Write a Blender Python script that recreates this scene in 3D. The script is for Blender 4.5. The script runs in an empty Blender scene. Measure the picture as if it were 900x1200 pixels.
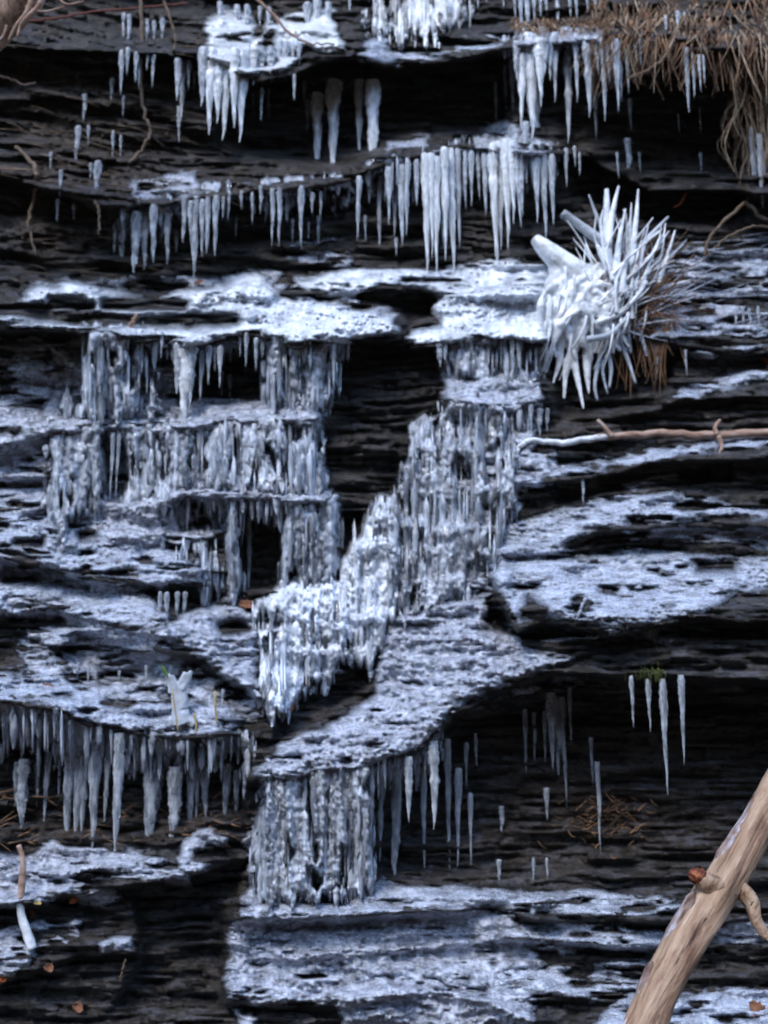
import bpy, bmesh, math, random
import numpy as np
from mathutils import Vector, Matrix

rng = random.Random(7)
S = bpy.context.scene
COL = S.collection

# ------------------------------------------------------------------ camera frame
FPX = 600.0 / math.tan(math.radians(28.0))
CAM = np.array([0.0, 0.0, 1.6])
PIT = math.radians(9.0)
FW = np.array([0, math.cos(PIT), math.sin(PIT)])
UP = np.array([0, -math.sin(PIT), math.cos(PIT)])
RT = np.array([1.0, 0, 0])


def place(px, py, Y):
    """world point at distance Y in front of the viewer on the sight line of a traced point"""
    px = np.asarray(px, float); py = np.asarray(py, float); Y = np.asarray(Y, float)
    a = (px - 450.0) / FPX; b = (600.0 - py) / FPX
    d = FW + a[..., None] * RT + b[..., None] * UP
    return CAM + d * (Y / d[..., 1])[..., None]


# ------------------------------------------------------------------ noise
def _h(ix, iy, seed):
    n = (ix.astype(np.int64) * 374761393 + iy.astype(np.int64) * 668265263 + seed * 1442695041) & 0xFFFFFFFF
    n = ((n ^ (n >> 13)) * 1274126177) & 0xFFFFFFFF
    n = (n ^ (n >> 16)) & 0xFFFFFFFF
    n = (n * 2246822519) & 0xFFFFFFFF
    return ((n ^ (n >> 15)) & 0xFFFFFF) / float(0xFFFFFF)


def vn(x, y, seed=0):
    x, y = np.broadcast_arrays(np.asarray(x, float), np.asarray(y, float))
    ix = np.floor(x); iy = np.floor(y)
    fx = x - ix; fy = y - iy
    fx = fx * fx * (3 - 2 * fx); fy = fy * fy * (3 - 2 * fy)
    a = _h(ix, iy, seed); b = _h(ix + 1, iy, seed); c = _h(ix, iy + 1, seed); d = _h(ix + 1, iy + 1, seed)
    return (a * (1 - fx) + b * fx) * (1 - fy) + (c * (1 - fx) + d * fx) * fy


def fbm(x, y, seed=0, o=4):
    s = 0; a = 1.0; t = 0
    for i in range(o):
        s = s + a * vn(x * 2 ** i, y * 2 ** i, seed + i * 17); t += a; a *= 0.5
    return s / t


def worley(x, y, seed=0):
    ix = np.floor(x); iy = np.floor(y)
    best = np.full(np.shape(x), 9.0)
    for dx in (-1, 0, 1):
        for dy in (-1, 0, 1):
            cx = ix + dx; cy = iy + dy
            qx = cx + _h(cx, cy, seed); qy = cy + _h(cx, cy, seed + 5)
            best = np.minimum(best, (qx - x) ** 2 + (qy - y) ** 2)
    return np.sqrt(best)


def sm(t):
    t = np.clip(t, 0, 1)
    return t * t * (3 - 2 * t)


def sdpoly(px, py, poly):
    """signed distance in traced units, positive inside"""
    d = np.full(px.shape, 1e9); ins = np.zeros(px.shape, bool)
    n = len(poly)
    for i in range(n):
        x0, y0 = poly[i]; x1, y1 = poly[(i + 1) % n]
        ex, ey = x1 - x0, y1 - y0
        L = ex * ex + ey * ey + 1e-9
        t = np.clip(((px - x0) * ex + (py - y0) * ey) / L, 0, 1)
        d = np.minimum(d, (px - x0 - t * ex) ** 2 + (py - y0 - t * ey) ** 2)
        if y0 != y1:
            c = ((y0 > py) != (y1 > py)) & (px < (x1 - x0) * (py - y0) / (y1 - y0) + x0)
            ins ^= c
    d = np.sqrt(d)
    return np.where(ins, d, -d)


# ------------------------------------------------------------------ the relief of the cliff
# lips of the shale ledges: (points, rise above the lip, projection, drop below)
F0, F1 = -1500, 2400
LEDGES = [
    ([(F0, 80), (0, 55), (120, 58), (230, 62), (300, 95), (350, 82), (400, 64), (470, 78), (560, 64), (600, 52), (740, 52), (830, 62), (F1, 90)], 70, .26, 9),
    ([(F0, 150), (0, 118), (80, 112), (180, 135), (240, 150)], 40, .08, 10),
    ([(F0, 230), (0, 205), (130, 240), (200, 236), (300, 225), (400, 213), (450, 192), (500, 181), (560, 170), (610, 180), (680, 180), (760, 220), (F1, 260)], 55, .22, 10),
    ([(F0, 300), (0, 290), (150, 325), (260, 318)], 25, .04, 8),
    ([(F0, 380), (0, 384), (100, 390), (215, 408), (290, 394), (345, 406), (465, 396)], 75, .26, 8),
    ([(90, 352), (220, 352), (330, 346), (460, 358)], 22, .05, 5),
    ([(345, 344), (450, 338), (540, 346), (640, 344)], 30, .10, 7),
    ([(480, 406), (560, 399), (645, 403)], 55, .18, 8),
    ([(F0, 440), (0, 445), (60, 430), (120, 440)], 22, .05, 6),
    ([(F0, 500), (0, 520), (60, 505), (200, 500), (300, 497), (378, 492)], 34, .13, 20),
    ([(518, 470), (600, 476), (638, 466)], 34, .12, 18),
    ([(180, 582), (260, 580), (330, 585), (388, 592)], 34, .12, 20),
    ([(F0, 640), (0, 650), (80, 672), (150, 683), (240, 688)], 65, .18, 9),
    ([(F0, 740), (0, 722), (60, 716), (120, 731), (195, 742)], 38, .12, 8),
    ([(45, 752), (110, 758), (175, 768)], 20, .06, 7),
    ([(F0, 840), (0, 822), (50, 829), (100, 848), (200, 866), (268, 860)], 60, .25, 9),
    ([(178, 755), (240, 778), (290, 806), (335, 840)], 70, .16, 10),
    ([(295, 912), (370, 908), (450, 896), (492, 880), (532, 835), (600, 804), (650, 786), (760, 792), (F1, 830)], 130, .34, 11),
    ([(655, 641), (700, 624), (800, 614), (F1, 640)], 42, .09, 7),
    ([(585, 700), (606, 735), (640, 727), (720, 743), (820, 724), (F1, 760)], 92, .26, 10),
    ([(598, 568), (670, 560), (780, 540), (F1, 500)], 24, .13, 8),
    ([(730, 486), (800, 467), (F1, 430)], 26, .13, 8),
    ([(760, 400), (820, 415), (F1, 390)], 60, .10, 10),
    ([(265, 1078), (430, 1073), (575, 1062), (640, 1078), (800, 1078), (F1, 1090)], 38, .16, 8),
    ([(330, 1122), (600, 1100), (800, 1110), (F1, 1120)], 24, .09, 7),
    ([(262, 1172), (390, 1180), (520, 1160), (640, 1200)], 40, .12, 9),
    ([(F0, 1080), (0, 1062), (80, 1048), (170, 1033), (245, 1022)], 45, .15, 8),
    ([(F0, 1180), (0, 1152), (90, 1116), (165, 1118)], 45, .10, 8),
    ([(640, 1225), (800, 1215), (F1, 1230)], 50, .15, 8),
    ([(F0, -60), (F1, -70)], 60, .22, 10),
    ([(F0, -170), (F1, -150)], 60, .25, 10),
    ([(F0, -290), (F1, -310)], 70, .25, 10),
    ([(F0, -400), (F1, -390)], 60, .25, 10),
    ([(F0, 930), (0, 1000)], 50, .15, 10),
    ([(F0, 1290), (F1, 1300)], 60, .2, 10),
]
CAVES = [
    ([(250, 98), (330, 90), (400, 70), (470, 85), (600, 62), (605, 185), (460, 178), (400, 205), (330, 195), (250, 175)], .18, 18),
    ([(370, 400), (480, 400), (525, 430), (530, 490), (480, 520), (465, 590), (400, 600), (375, 560), (365, 480)], .05, 14),
    ([(395, 597), (432, 597), (405, 665)], .16, 8),
    ([(242, 406), (306, 402), (308, 466), (236, 470)], .14, 8),
    ([(210, 582), (266, 582), (264, 628), (210, 625)], .12, 8),
    ([(282, 586), (332, 586), (332, 694), (280, 694)], .16, 8),
    ([(120, 502), (150, 502), (150, 588), (122, 588)], .10, 6),
    ([(0, 835), (100, 852), (200, 868), (290, 862), (290, 955), (150, 985), (0, 975), (-200, 960), (-200, 850)], .10, 14),
    ([(440, 905), (500, 880), (540, 840), (650, 800), (800, 800), (1000, 820), (1000, 990), (850, 1030), (560, 1032), (440, 1028)], .10, 20),
    ([(345, 812), (440, 768), (440, 806), (380, 846), (320, 878), (300, 890)], .10, 12),
    ([(90, 735), (180, 770), (215, 790), (180, 800), (120, 800), (60, 770)], .12, 10),
    ([(650, 130), (880, 130), (880, 270), (760, 275), (660, 240)], .14, 22),
    ([(0, 652), (60, 672), (120, 686), (60, 690), (0, 684)], .08, 6),
    ([(640, 430), (800, 405), (780, 480), (650, 500)], .12, 14),
    ([(640, 575), (700, 562), (860, 540), (860, 570), (720, 580), (650, 592)], .08, 8),
    ([(575, 700), (605, 740), (650, 765), (600, 740), (565, 735)], .10, 6),
    ([(400, 345), (505, 342), (510, 375), (478, 385), (468, 370), (430, 355)], .10, 8),
    ([(150, 1040), (300, 1000), (270, 1090), (265, 1190), (120, 1190), (160, 1120)], .12, 14),
]


def ledge_y(led, px):
    xs = [p[0] for p in led[0]]; ys = [p[1] for p in led[0]]
    return np.interp(px, xs, ys)


def relief(px, py, fine=True):
    px = np.asarray(px, float); py = np.asarray(py, float)
    D = 0.00075 * py + 0.04 * np.clip((py - 1000) / 200, 0, 2)
    D = D + 0.30 * (fbm(px / 420 + 3, py / 300 + 9, 11, 3) - .5)
    for k, led in enumerate(LEDGES):
        pts, h, p, drop = led
        lip = ledge_y(led, px) + 9 * (fbm(px / 38, 0 * px + k * 3.1, 40 + k, 3) - .5)
        out = (np.abs(px - 450) > 700)
        lip = lip + out * 60 * (fbm(px / 300, 0 * px + k, 90 + k, 3) - .5)
        x0 = pts[0][0]; x1 = pts[-1][0]
        w = sm((px - x0 + 24) / 34) * sm((x1 + 24 - px) / 34)
        w = w * (0.75 + 0.5 * vn(px / 60, 0 * px + k * 7.7, 60 + k))
        s = (py - lip + h) / h
        up = np.clip(s, 0, 1) ** 1.25
        dn = 1 - sm((py - lip) / drop)
        D = D + p * w * np.where(py < lip, up, dn)
    for poly, dep, soft in CAVES:
        x = [q[0] for q in poly]; y = [q[1] for q in poly]
        m = (px > min(x) - 2) & (px < max(x) + 2) & (py > min(y) - 2) & (py < max(y) + 2)
        if m.any():
            sd = sdpoly(px[m], py[m], poly)
            D[m] -= dep * sm(sd / soft)
    if fine:
        dip = 0.10 * (px - 450) * np.clip((350 - py) / 350, 0, 1) * np.clip((450 - px) / 400, 0, 1) * -1.2
        st = py + dip + 16 * (fbm(px / 130, py / 160, 21, 3) - .5)
        n1 = vn(px / 90, st / 9.0, 31); n2 = vn(px / 45, st / 4.2, 33); n3 = fbm(px / 14, st / 5, 35, 3)
        lay = sm((n1 - .3) / .4)
        n4 = fbm(px / 6, st / 2.6, 36, 2)
        D = D + 0.048 * (lay - .5) + 0.034 * (sm((n2 - .3) / .4) - .5) + 0.034 * (n3 - .5) + .016 * (n4 - .5)
        for (hh, wd, am, sd_) in ((8.5, 46, .040, 201), (4.2, 24, .022, 205)):
            li = np.floor((st + 1.5 * (fbm(px / 20, py / 20, sd_, 2) - .5)) / hh)
            hw = _h(li, li * 0, sd_ + 1)
            bi = np.floor(px / (wd * (.6 + 1.2 * hw)) + 9 * hw + .5 * (fbm(px / 12, py / 9, sd_ + 2, 2) - .5))
            D = D + am * (_h(bi, li, sd_ + 3) - .5)
        blk = worley(px / 55, st / 17, 37)
        D = D + 0.030 * (0.6 - blk)
    return D


YB = 4.75


def surf(px, py, D):
    return place(px, py, YB - D)


# ------------------------------------------------------------------ mesh + object helpers
def mesh_from(name, V, F, mat, smooth=True):
    me = bpy.data.meshes.new(name)
    V = np.asarray(V, np.float32); F = np.asarray(F, np.int32)
    k = F.shape[1]
    me.vertices.add(len(V)); me.vertices.foreach_set("co", V.ravel())
    me.loops.add(F.size); me.loops.foreach_set("vertex_index", F.ravel())
    me.polygons.add(len(F))
    me.polygons.foreach_set("loop_start", np.arange(0, F.size, k, dtype=np.int32))
    me.polygons.foreach_set("loop_total", np.full(len(F), k, np.int32))
    if smooth:
        me.polygons.foreach_set("use_smooth", np.ones(len(F), bool))
    me.update(calc_edges=True)
    if mat: me.materials.append(mat)
    return me


def link(name, me, parent=None):
    o = bpy.data.objects.new(name, me); COL.objects.link(o)
    if parent: o.parent = parent
    return o


def tag(o, label=None, cat=None, group=None, kind=None):
    if label: o["label"] = label
    if cat: o["category"] = cat
    if group: o["group"] = group
    if kind: o["kind"] = kind
    return o


def recenter(o):
    """put the object's origin at the foot of its mesh"""
    me = o.data
    n = len(me.vertices); a = np.empty(n * 3, np.float32); me.vertices.foreach_get("co", a); a = a.reshape(-1, 3)
    c = a.mean(0); c[2] = a[:, 2].min()
    me.vertices.foreach_set("co", (a - c).ravel()); me.update()
    o.location = Vector([float(t) for t in c])
    return o


class MB:
    def __init__(s): s.V = []; s.F = []; s.n = 0

    def tube(s, pts, rad, seg=6, lump=0.0, seed=0, cap=True):
        pts = np.asarray(pts, float); n = len(pts)
        rad = np.broadcast_to(np.asarray(rad, float), (n,)).copy()
        tg = np.gradient(pts, axis=0); tg /= np.linalg.norm(tg, axis=1)[:, None] + 1e-9
        ref = np.array([0.13, 0.98, 0.11]) if abs(tg[0][1]) < .9 else np.array([1.0, 0, 0])
        u = np.cross(tg, ref); u /= np.linalg.norm(u, axis=1)[:, None] + 1e-9
        v = np.cross(tg, u)
        an = np.linspace(0, 2 * math.pi, seg, endpoint=False)
        R = rad[:, None] * np.ones(seg)
        if lump:
            ln = np.cumsum(np.r_[0, np.linalg.norm(np.diff(pts, axis=0), axis=1)])
            rr = max(rad.max(), 1e-4)
            R = R * (1 + lump * (fbm(np.cos(an)[None, :] * 1.3 + 5 + 0 * ln[:, None], ln[:, None] / (rr * 2.2) + np.sin(an)[None, :] * 1.3, seed, 3) - .5) * 2)
        P = pts[:, None, :] + R[..., None] * (np.cos(an)[None, :, None] * u[:, None, :] + np.sin(an)[None, :, None] * v[:, None, :])
        b = s.n
        s.V.append(P.reshape(-1, 3)); s.n += n * seg
        i = np.arange(n - 1)[:, None]; j = np.arange(seg)[None, :]; k = (j + 1) % seg
        q = np.stack([b + i * seg + j, b + i * seg + k, b + (i + 1) * seg + k, b + (i + 1) * seg + j], -1).reshape(-1, 4)
        s.F.append(q)
        if cap:
            for row, sgn in ((0, 1), (n - 1, -1)):
                c = pts[row] ; s.V.append(c[None, :]); ci = s.n; s.n += 1
                jj = np.arange(seg); kk = (jj + 1) % seg
                t = np.stack([np.full(seg, ci), b + row * seg + kk, b + row * seg + jj, b + row * seg + jj], -1)
                s.F.append(t)
        return s

    def mesh(s, name, mat):
        V = np.concatenate(s.V); F = np.concatenate(s.F)
        me = bpy.data.meshes.new(name)
        fl = [tuple(f) if f[2] != f[3] else (f[0], f[1], f[2]) for f in F.tolist()]
        me.from_pydata([tuple(v) for v in V.tolist()], [], fl)
        me.polygons.foreach_set("use_smooth", np.ones(len(me.polygons), bool)); me.update()
        bm = bmesh.new(); bm.from_mesh(me); bmesh.ops.recalc_face_normals(bm, faces=bm.faces); bm.to_mesh(me); bm.free()
        me.materials.append(mat)
        return me


def curve_pts(pts, n=24):
    """smooth curve through control points"""
    P = np.asarray(pts, float); m = len(P)
    if m == 2: return P[0] + (P[1] - P[0]) * np.linspace(0, 1, n)[:, None]
    Q = np.vstack([2 * P[0] - P[1], P, 2 * P[-1] - P[-2]])
    t = np.linspace(0, m - 1 - 1e-6, n); i = t.astype(int); f = (t - i)[:, None]
    p0, p1, p2, p3 = Q[i], Q[i + 1], Q[i + 2], Q[i + 3]
    return .5 * (2 * p1 + (p2 - p0) * f + (2 * p0 - 5 * p1 + 4 * p2 - p3) * f ** 2 + (3 * p1 - p0 - 3 * p2 + p3) * f ** 3)


# ------------------------------------------------------------------ materials
def newmat(name):
    m = bpy.data.materials.new(name); m.use_nodes = True
    nt = m.node_tree; b = nt.nodes["Principled BSDF"]
    return m, nt, b


def nn(nt, t, **kw):
    n = nt.nodes.new(t)
    for k, v in kw.items():
        if hasattr(n, k): setattr(n, k, v)
        else: n.inputs[k.replace("_", " ")].default_value = v
    return n


def noise(nt, scale, detail=5, stretch=(1, 1, 1), rough=.6):
    tc = nn(nt, "ShaderNodeTexCoord"); mp = nn(nt, "ShaderNodeMapping"); mp.inputs["Scale"].default_value = stretch
    no = nn(nt, "ShaderNodeTexNoise"); no.inputs["Scale"].default_value = scale; no.inputs["Detail"].default_value = detail
    no.inputs["Roughness"].default_value = rough
    nt.links.new(tc.outputs["Object"], mp.inputs[0]); nt.links.new(mp.outputs[0], no.inputs[0])
    return no


def ramp(nt, src, stops):
    r = nn(nt, "ShaderNodeValToRGB"); e = r.color_ramp.elements
    while len(e) < len(stops): e.new(0.5)
    for q, (p, c) in zip(e, stops):
        q.position = p; q.color = (*c, 1) if len(c) == 3 else c
    nt.links.new(src, r.inputs[0]); return r


def bump(nt, b, src, strength, dist):
    bp = nn(nt, "ShaderNodeBump"); bp.inputs["Strength"].default_value = strength; bp.inputs["Distance"].default_value = dist
    nt.links.new(src, bp.inputs["Height"]); nt.links.new(bp.outputs[0], b.inputs["Normal"]); return bp


def g(v): return (v, v, v)


def make_rock():
    m, nt, b = newmat("wet_shale")
    a = noise(nt, 5, 10, (1, 1, 7), .72); c = noise(nt, 34, 8, (1, 1, 5), .7)
    r = ramp(nt, a.outputs[0], [(.34, (.009, .008, .008)), (.46, (.032, .028, .025)), (.55, (.075, .065, .056)), (.70, (.16, .14, .12))])
    soil = nn(nt, "ShaderNodeAttribute", attribute_name="soil")
    sc = ramp(nt, c.outputs[0], [(.3, (.02, .014, .009)), (.55, (.06, .041, .026)), (.75, (.14, .10, .065))])
    mx = nn(nt, "ShaderNodeMix", data_type="RGBA")
    nt.links.new(soil.outputs["Fac"], mx.inputs[0]); nt.links.new(r.outputs[0], mx.inputs[6]); nt.links.new(sc.outputs[0], mx.inputs[7])
    # rime dust that settles on the upward facing edges of the layers
    geo = nn(nt, "ShaderNodeNewGeometry"); sx = nn(nt, "ShaderNodeSeparateXYZ"); nt.links.new(geo.outputs["Normal"], sx.inputs[0])
    mr = nn(nt, "ShaderNodeMapRange"); mr.inputs[1].default_value = .25; mr.inputs[2].default_value = .85; nt.links.new(sx.outputs[2], mr.inputs[0])
    dn = noise(nt, 9, 7, (1, 1, 3), .7); dr = ramp(nt, dn.outputs[0], [(.46, g(0)), (.62, g(.75))])
    mu = nn(nt, "ShaderNodeMath", operation="MULTIPLY"); nt.links.new(mr.outputs[0], mu.inputs[0]); nt.links.new(dr.outputs[0], mu.inputs[1])
    m2 = nn(nt, "ShaderNodeMix", data_type="RGBA"); nt.links.new(mu.outputs[0], m2.inputs[0]); nt.links.new(mx.outputs[2], m2.inputs[6])
    m2.inputs[7].default_value = (.20, .20, .23, 1)
    nt.links.new(m2.outputs[2], b.inputs["Base Color"])
    rr = ramp(nt, c.outputs[0], [(.35, g(.16)), (.68, g(.6))]); nt.links.new(rr.outputs[0], b.inputs["Roughness"])
    b.inputs["Specular IOR Level"].default_value = .6
    e = noise(nt, 70, 6, (1, 1, 3), .75)
    b1 = bump(nt, b, c.outputs[0], 1.0, .05)
    b2 = bump(nt, b, e.outputs[0], .9, .012); nt.links.new(b1.outputs[0], b2.inputs["Normal"])
    return m


def make_ice(name, lo, hi, tint=(.70, .79, .95), tr=(.15, .6), rough=(.12, .4), scale=22, stretch=(1, 1, 1), bs=.5, split=(.43, .57)):
    """bubbly milky ice mixed with clear ice; thin rims (attribute 'thin') are clear"""
    m, nt, b = newmat(name)
    a = noise(nt, scale, 6, stretch, .68); f = noise(nt, scale * 4, 4, stretch)
    r = ramp(nt, a.outputs[0], [(split[0], tuple(t * lo for t in tint)), (split[1], tuple(t * hi for t in tint))])
    nt.links.new(r.outputs[0], b.inputs["Base Color"])
    t = ramp(nt, a.outputs[0], [(split[0], g(tr[1])), (split[1], g(tr[0]))])
    at = nn(nt, "ShaderNodeAttribute", attribute_name="thin")
    mx = nn(nt, "ShaderNodeMath", operation="MAXIMUM"); nt.links.new(t.outputs[0], mx.inputs[0]); nt.links.new(at.outputs["Fac"], mx.inputs[1])
    nt.links.new(mx.outputs[0], b.inputs["Transmission Weight"])
    q = ramp(nt, f.outputs[0], [(.35, g(rough[0])), (.65, g(rough[1]))]); nt.links.new(q.outputs[0], b.inputs["Roughness"])
    b.inputs["IOR"].default_value = 1.33
    b.inputs["Specular IOR Level"].default_value = .9
    bump(nt, b, f.outputs[0], bs, .006)
    return m


def make_simple(name, stops, scale=20, stretch=(1, 1, 1), rough=.8, bs=.4, bd=.01, spec=.3):
    m, nt, b = newmat(name)
    a = noise(nt, scale, 6, stretch); r = ramp(nt, a.outputs[0], stops)
    nt.links.new(r.outputs[0], b.inputs["Base Color"]); b.inputs["Roughness"].default_value = rough
    b.inputs["Specular IOR Level"].default_value = spec
    bump(nt, b, a.outputs[0], bs, bd)
    return m


M_ROCK = make_rock()
T0 = (.76, .82, .96)
M_SHELF = make_ice("shelf_ice", .90, 1.04, tint=T0, tr=(.30, .80), rough=(.03, .20), scale=18, stretch=(1, 1, 1.8), bs=.8, split=(.34, .66))
M_SNOW = make_ice("frosted_ice", .80, 1.0, tint=(.70, .78, .94), tr=(.20, .72), rough=(.08, .34), scale=13, stretch=(1, 1, 4.5), bs=.8, split=(.34, .68))
M_CURT = make_ice("curtain_ice", .92, 1.06, tint=(.78, .85, .96), tr=(.30, .84), rough=(.02, .12), scale=10, stretch=(2.0, 2.0, .5), bs=.35, split=(.34, .66))
M_CICLE = make_ice("icicle_ice", .94, 1.08, tint=(.81, .88, .97), tr=(.30, .80), rough=(.03, .12), scale=1.0, stretch=(1, 1, 4), bs=.4, split=(.34, .64))
M_CLEAR = make_ice("clear_ice", .9, 1.1, tint=(.79, .86, .95), tr=(.40, .88), rough=(.02, .10), scale=1.0, stretch=(1, 1, 4), bs=.4, split=(.34, .64))
M_GLAZE = make_ice("glaze_ice", .85, 1.05, tint=T0, tr=(.35, .95), rough=(.03, .16), scale=18, stretch=(1, 1, 1.4), bs=.7, split=(.34, .62))
M_APRON = make_ice("apron_ice", .95, 1.06, tint=(.81, .88, .98), tr=(.10, .62), rough=(.04, .18), scale=9, stretch=(1.6, 1.6, .7), bs=.5, split=(.34, .60))
M_BRIGHT = make_ice("bright_ice", .95, 1.04, tint=(.88, .93, .98), tr=(.08, .55), rough=(.03, .14), scale=1.1, stretch=(1, 1, 5), bs=.4, split=(.36, .62))
M_WHITE = make_ice("white_ice", .96, 1.04, tint=(.88, .92, .96), tr=(.05, .50), rough=(.08, .25), scale=12, bs=.4, split=(.34, .6))
M_FROST = make_ice("rime", .7, 1.0, tint=(.70, .77, .91), tr=(.25, .75), rough=(.15, .45), scale=18, stretch=(1, 1, 3), split=(.34, .64))
M_GRASS = make_simple("dead_grass", [(.35, (.05, .03, .018)), (.5, (.16, .09, .05)), (.65, (.30, .17, .09))], 12)
M_PALEGRASS = make_simple("pale_dead_grass", [(.3, (.16, .10, .06)), (.5, (.34, .25, .17)), (.7, (.52, .42, .30))], 25)
M_TWIG = make_simple("twig_bark", [(.3, (.07, .05, .035)), (.6, (.19, .14, .10))], 40)
M_RED = make_simple("red_bark", [(.3, (.10, .03, .025)), (.6, (.22, .08, .06))], 40)
M_BRANCH = make_simple("pale_branch_bark", [(.3, (.16, .09, .06)), (.5, (.34, .22, .16)), (.72, (.50, .42, .38))], 30, (.4, 1, 1))
M_LEAF = make_simple("orange_leaf", [(.3, (.30, .07, .02)), (.7, (.50, .16, .06))], 60)
M_BLEAF = make_simple("brown_leaf", [(.3, (.10, .04, .02)), (.7, (.24, .11, .06))], 60)
M_YLEAF = make_simple("straw_leaf", [(.3, (.30, .22, .08)), (.7, (.45, .36, .16))], 60)
M_GREEN = make_simple("green_blade", [(.3, (.05, .11, .02)), (.7, (.09, .20, .04))], 60)
M_MOSS = make_simple("moss", [(.3, (.03, .04, .01)), (.7, (.10, .12, .03))], 80)
M_GROUND = make_simple("leaf_litter", [(.3, (.02, .015, .01)), (.55, (.06, .04, .025)), (.75, (.12, .075, .04))], 9, bs=.8, bd=.05)


def make_log():
    m, nt, b = newmat("bare_log_wood")
    a = noise(nt, 34, 9, (1, 1, .10), .7); c = noise(nt, 9, 6, (1, 1, .35), .7); k = noise(nt, 60, 4, (1, 1, .05))
    r = ramp(nt, a.outputs[0], [(.34, (.10, .055, .03)), (.44, (.33, .21, .13)), (.58, (.50, .36, .25)), (.72, (.62, .50, .38))])
    w = ramp(nt, c.outputs[0], [(.34, (.42, .30, .24)), (.46, (.86, .80, .76)), (.60, (1, 1, 1))])
    mx = nn(nt, "ShaderNodeMix", data_type="RGBA", blend_type="MULTIPLY"); mx.inputs[0].default_value = 1
    nt.links.new(r.outputs[0], mx.inputs[6]); nt.links.new(w.outputs[0], mx.inputs[7])
    cr = ramp(nt, k.outputs[0], [(.33, (.18, .12, .09)), (.38, (1, 1, 1))])
    m2 = nn(nt, "ShaderNodeMix", data_type="RGBA", blend_type="MULTIPLY"); m2.inputs[0].default_value = 1
    nt.links.new(mx.outputs[2], m2.inputs[6]); nt.links.new(cr.outputs[0], m2.inputs[7])
    nt.links.new(m2.outputs[2], b.inputs["Base Color"]); b.inputs["Roughness"].default_value = .65
    b1 = bump(nt, b, a.outputs[0], .8, .02); b2 = bump(nt, b, k.outputs[0], .7, .01); nt.links.new(b1.outputs[0], b2.inputs["Normal"])
    return m


M_LOG = make_log()
M_BARK = make_simple("frosted_bark", [(.36, (.10, .055, .04)), (.48, (.28, .20, .17)), (.58, (.40, .38, .42)), (.7, (.5, .48, .55))], 30, (1, 1, .4), bs=1, bd=.03)
M_STUB = make_simple("rotten_stub", [(.38, (.05, .015, .01)), (.52, (.22, .06, .025)), (.7, (.42, .17, .08))], 60, bs=1)

# ------------------------------------------------------------------ cliff
def axis(lo, a, b, hi, step, grow=1.09):
    mid = list(np.arange(a, b + 1e-6, step))
    up = []; s = step; x = b
    while x < hi: s *= grow; x += s; up.append(min(x, hi))
    dn = []; s = step; x = a
    while x > lo: s *= grow; x -= s; dn.append(max(x, lo))
    return np.array(dn[::-1] + mid + up)


def grid_faces(nx, ny, keep=None):
    i = np.arange(ny - 1)[:, None]; j = np.arange(nx - 1)[None, :]
    a = i * nx + j
    q = np.stack([a, a + nx, a + nx + 1, a + 1], -1)
    if keep is not None: return q[keep]
    return q.reshape(-1, 4)


gx = axis(-1400, -60, 960, 2300, 2.2); gy = axis(-480, -50, 1250, 1520, 2.0)
GX, GY = np.meshgrid(gx, gy)
D = relief(GX, GY)
SOIL = [([(690, -30), (905, -30), (960, 240), (905, 230), (860, 130), (800, 75), (740, 62), (690, 55)], 1.0, 20),
        ([(130, 200), (300, 190), (420, 185), (470, 200), (560, 195), (500, 215), (330, 232), (180, 245)], .55, 12),
        ([(640, 930), (700, 925), (760, 940), (765, 985), (720, 1005), (660, 985)], .9, 22),
        ([(0, 925), (130, 935), (280, 950), (200, 995), (0, 990)], .6, 14),
        ([(700, 150), (900, 140), (900, 260), (700, 260)], .3, 30),
        ([(820, 890), (905, 880), (905, 1010), (760, 1020)], 1.0, 20),
        ([(560, 830), (905, 800), (905, 1020), (560, 1020)], .75, 30),
        ([(640, 575), (720, 540), (900, 530), (900, 580), (760, 578)], .45, 14),
        ([(0, 60), (240, 70), (200, 190), (120, 320), (0, 340)], .95, 40),
        ([(640, 480), (800, 470), (900, 460), (900, 500), (760, 505), (650, 520)], .5, 12)]
soil = np.zeros(GX.shape)
for poly, a, soft in SOIL:
    sd = sdpoly(GX, GY, poly) + 16 * (fbm(GX / 25, GY / 12, 77, 3) - .5)
    soil = np.maximum(soil, a * sm(sd / soft))
soil *= (.4 + .8 * fbm(GX / 10, GY / 5, 78, 3))
# turf bank bulging over the top right corner
bank = sm((sdpoly(GX, GY, SOIL[0][0]) + 12 * (fbm(GX / 20, GY / 20, 5, 3) - .5)) / 34)
D = D + .16 * bank * (.6 + .8 * fbm(GX / 16, GY / 16, 6, 3))
P = surf(GX, GY, D)
me = mesh_from("cliff", P.reshape(-1, 3), grid_faces(len(gx), len(gy)), M_ROCK)
at = me.attributes.new("soil", "FLOAT", "POINT"); at.data.foreach_set("value", np.clip(soil, 0, 1).ravel().astype(np.float32))
cliff = tag(link("cliff_terrain", me), "dark wet layered shale cliff face behind the frozen waterfall", kind="structure")
cliff_top = P[0]; cliff_bot = P[-1]

_GXi, _GYi, _Di = gx, gy, D


def Dat(px, py):
    """relief of the built cliff, bilinear"""
    px = np.asarray(px, float); py = np.asarray(py, float)
    i = np.clip(np.searchsorted(_GXi, px) - 1, 0, len(_GXi) - 2); j = np.clip(np.searchsorted(_GYi, py) - 1, 0, len(_GYi) - 2)
    fx = np.clip((px - _GXi[i]) / (_GXi[i + 1] - _GXi[i]), 0, 1); fy = np.clip((py - _GYi[j]) / (_GYi[j + 1] - _GYi[j]), 0, 1)
    return (_Di[j, i] * (1 - fx) + _Di[j, i + 1] * fx) * (1 - fy) + (_Di[j + 1, i] * (1 - fx) + _Di[j + 1, i + 1] * fx) * fy


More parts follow.
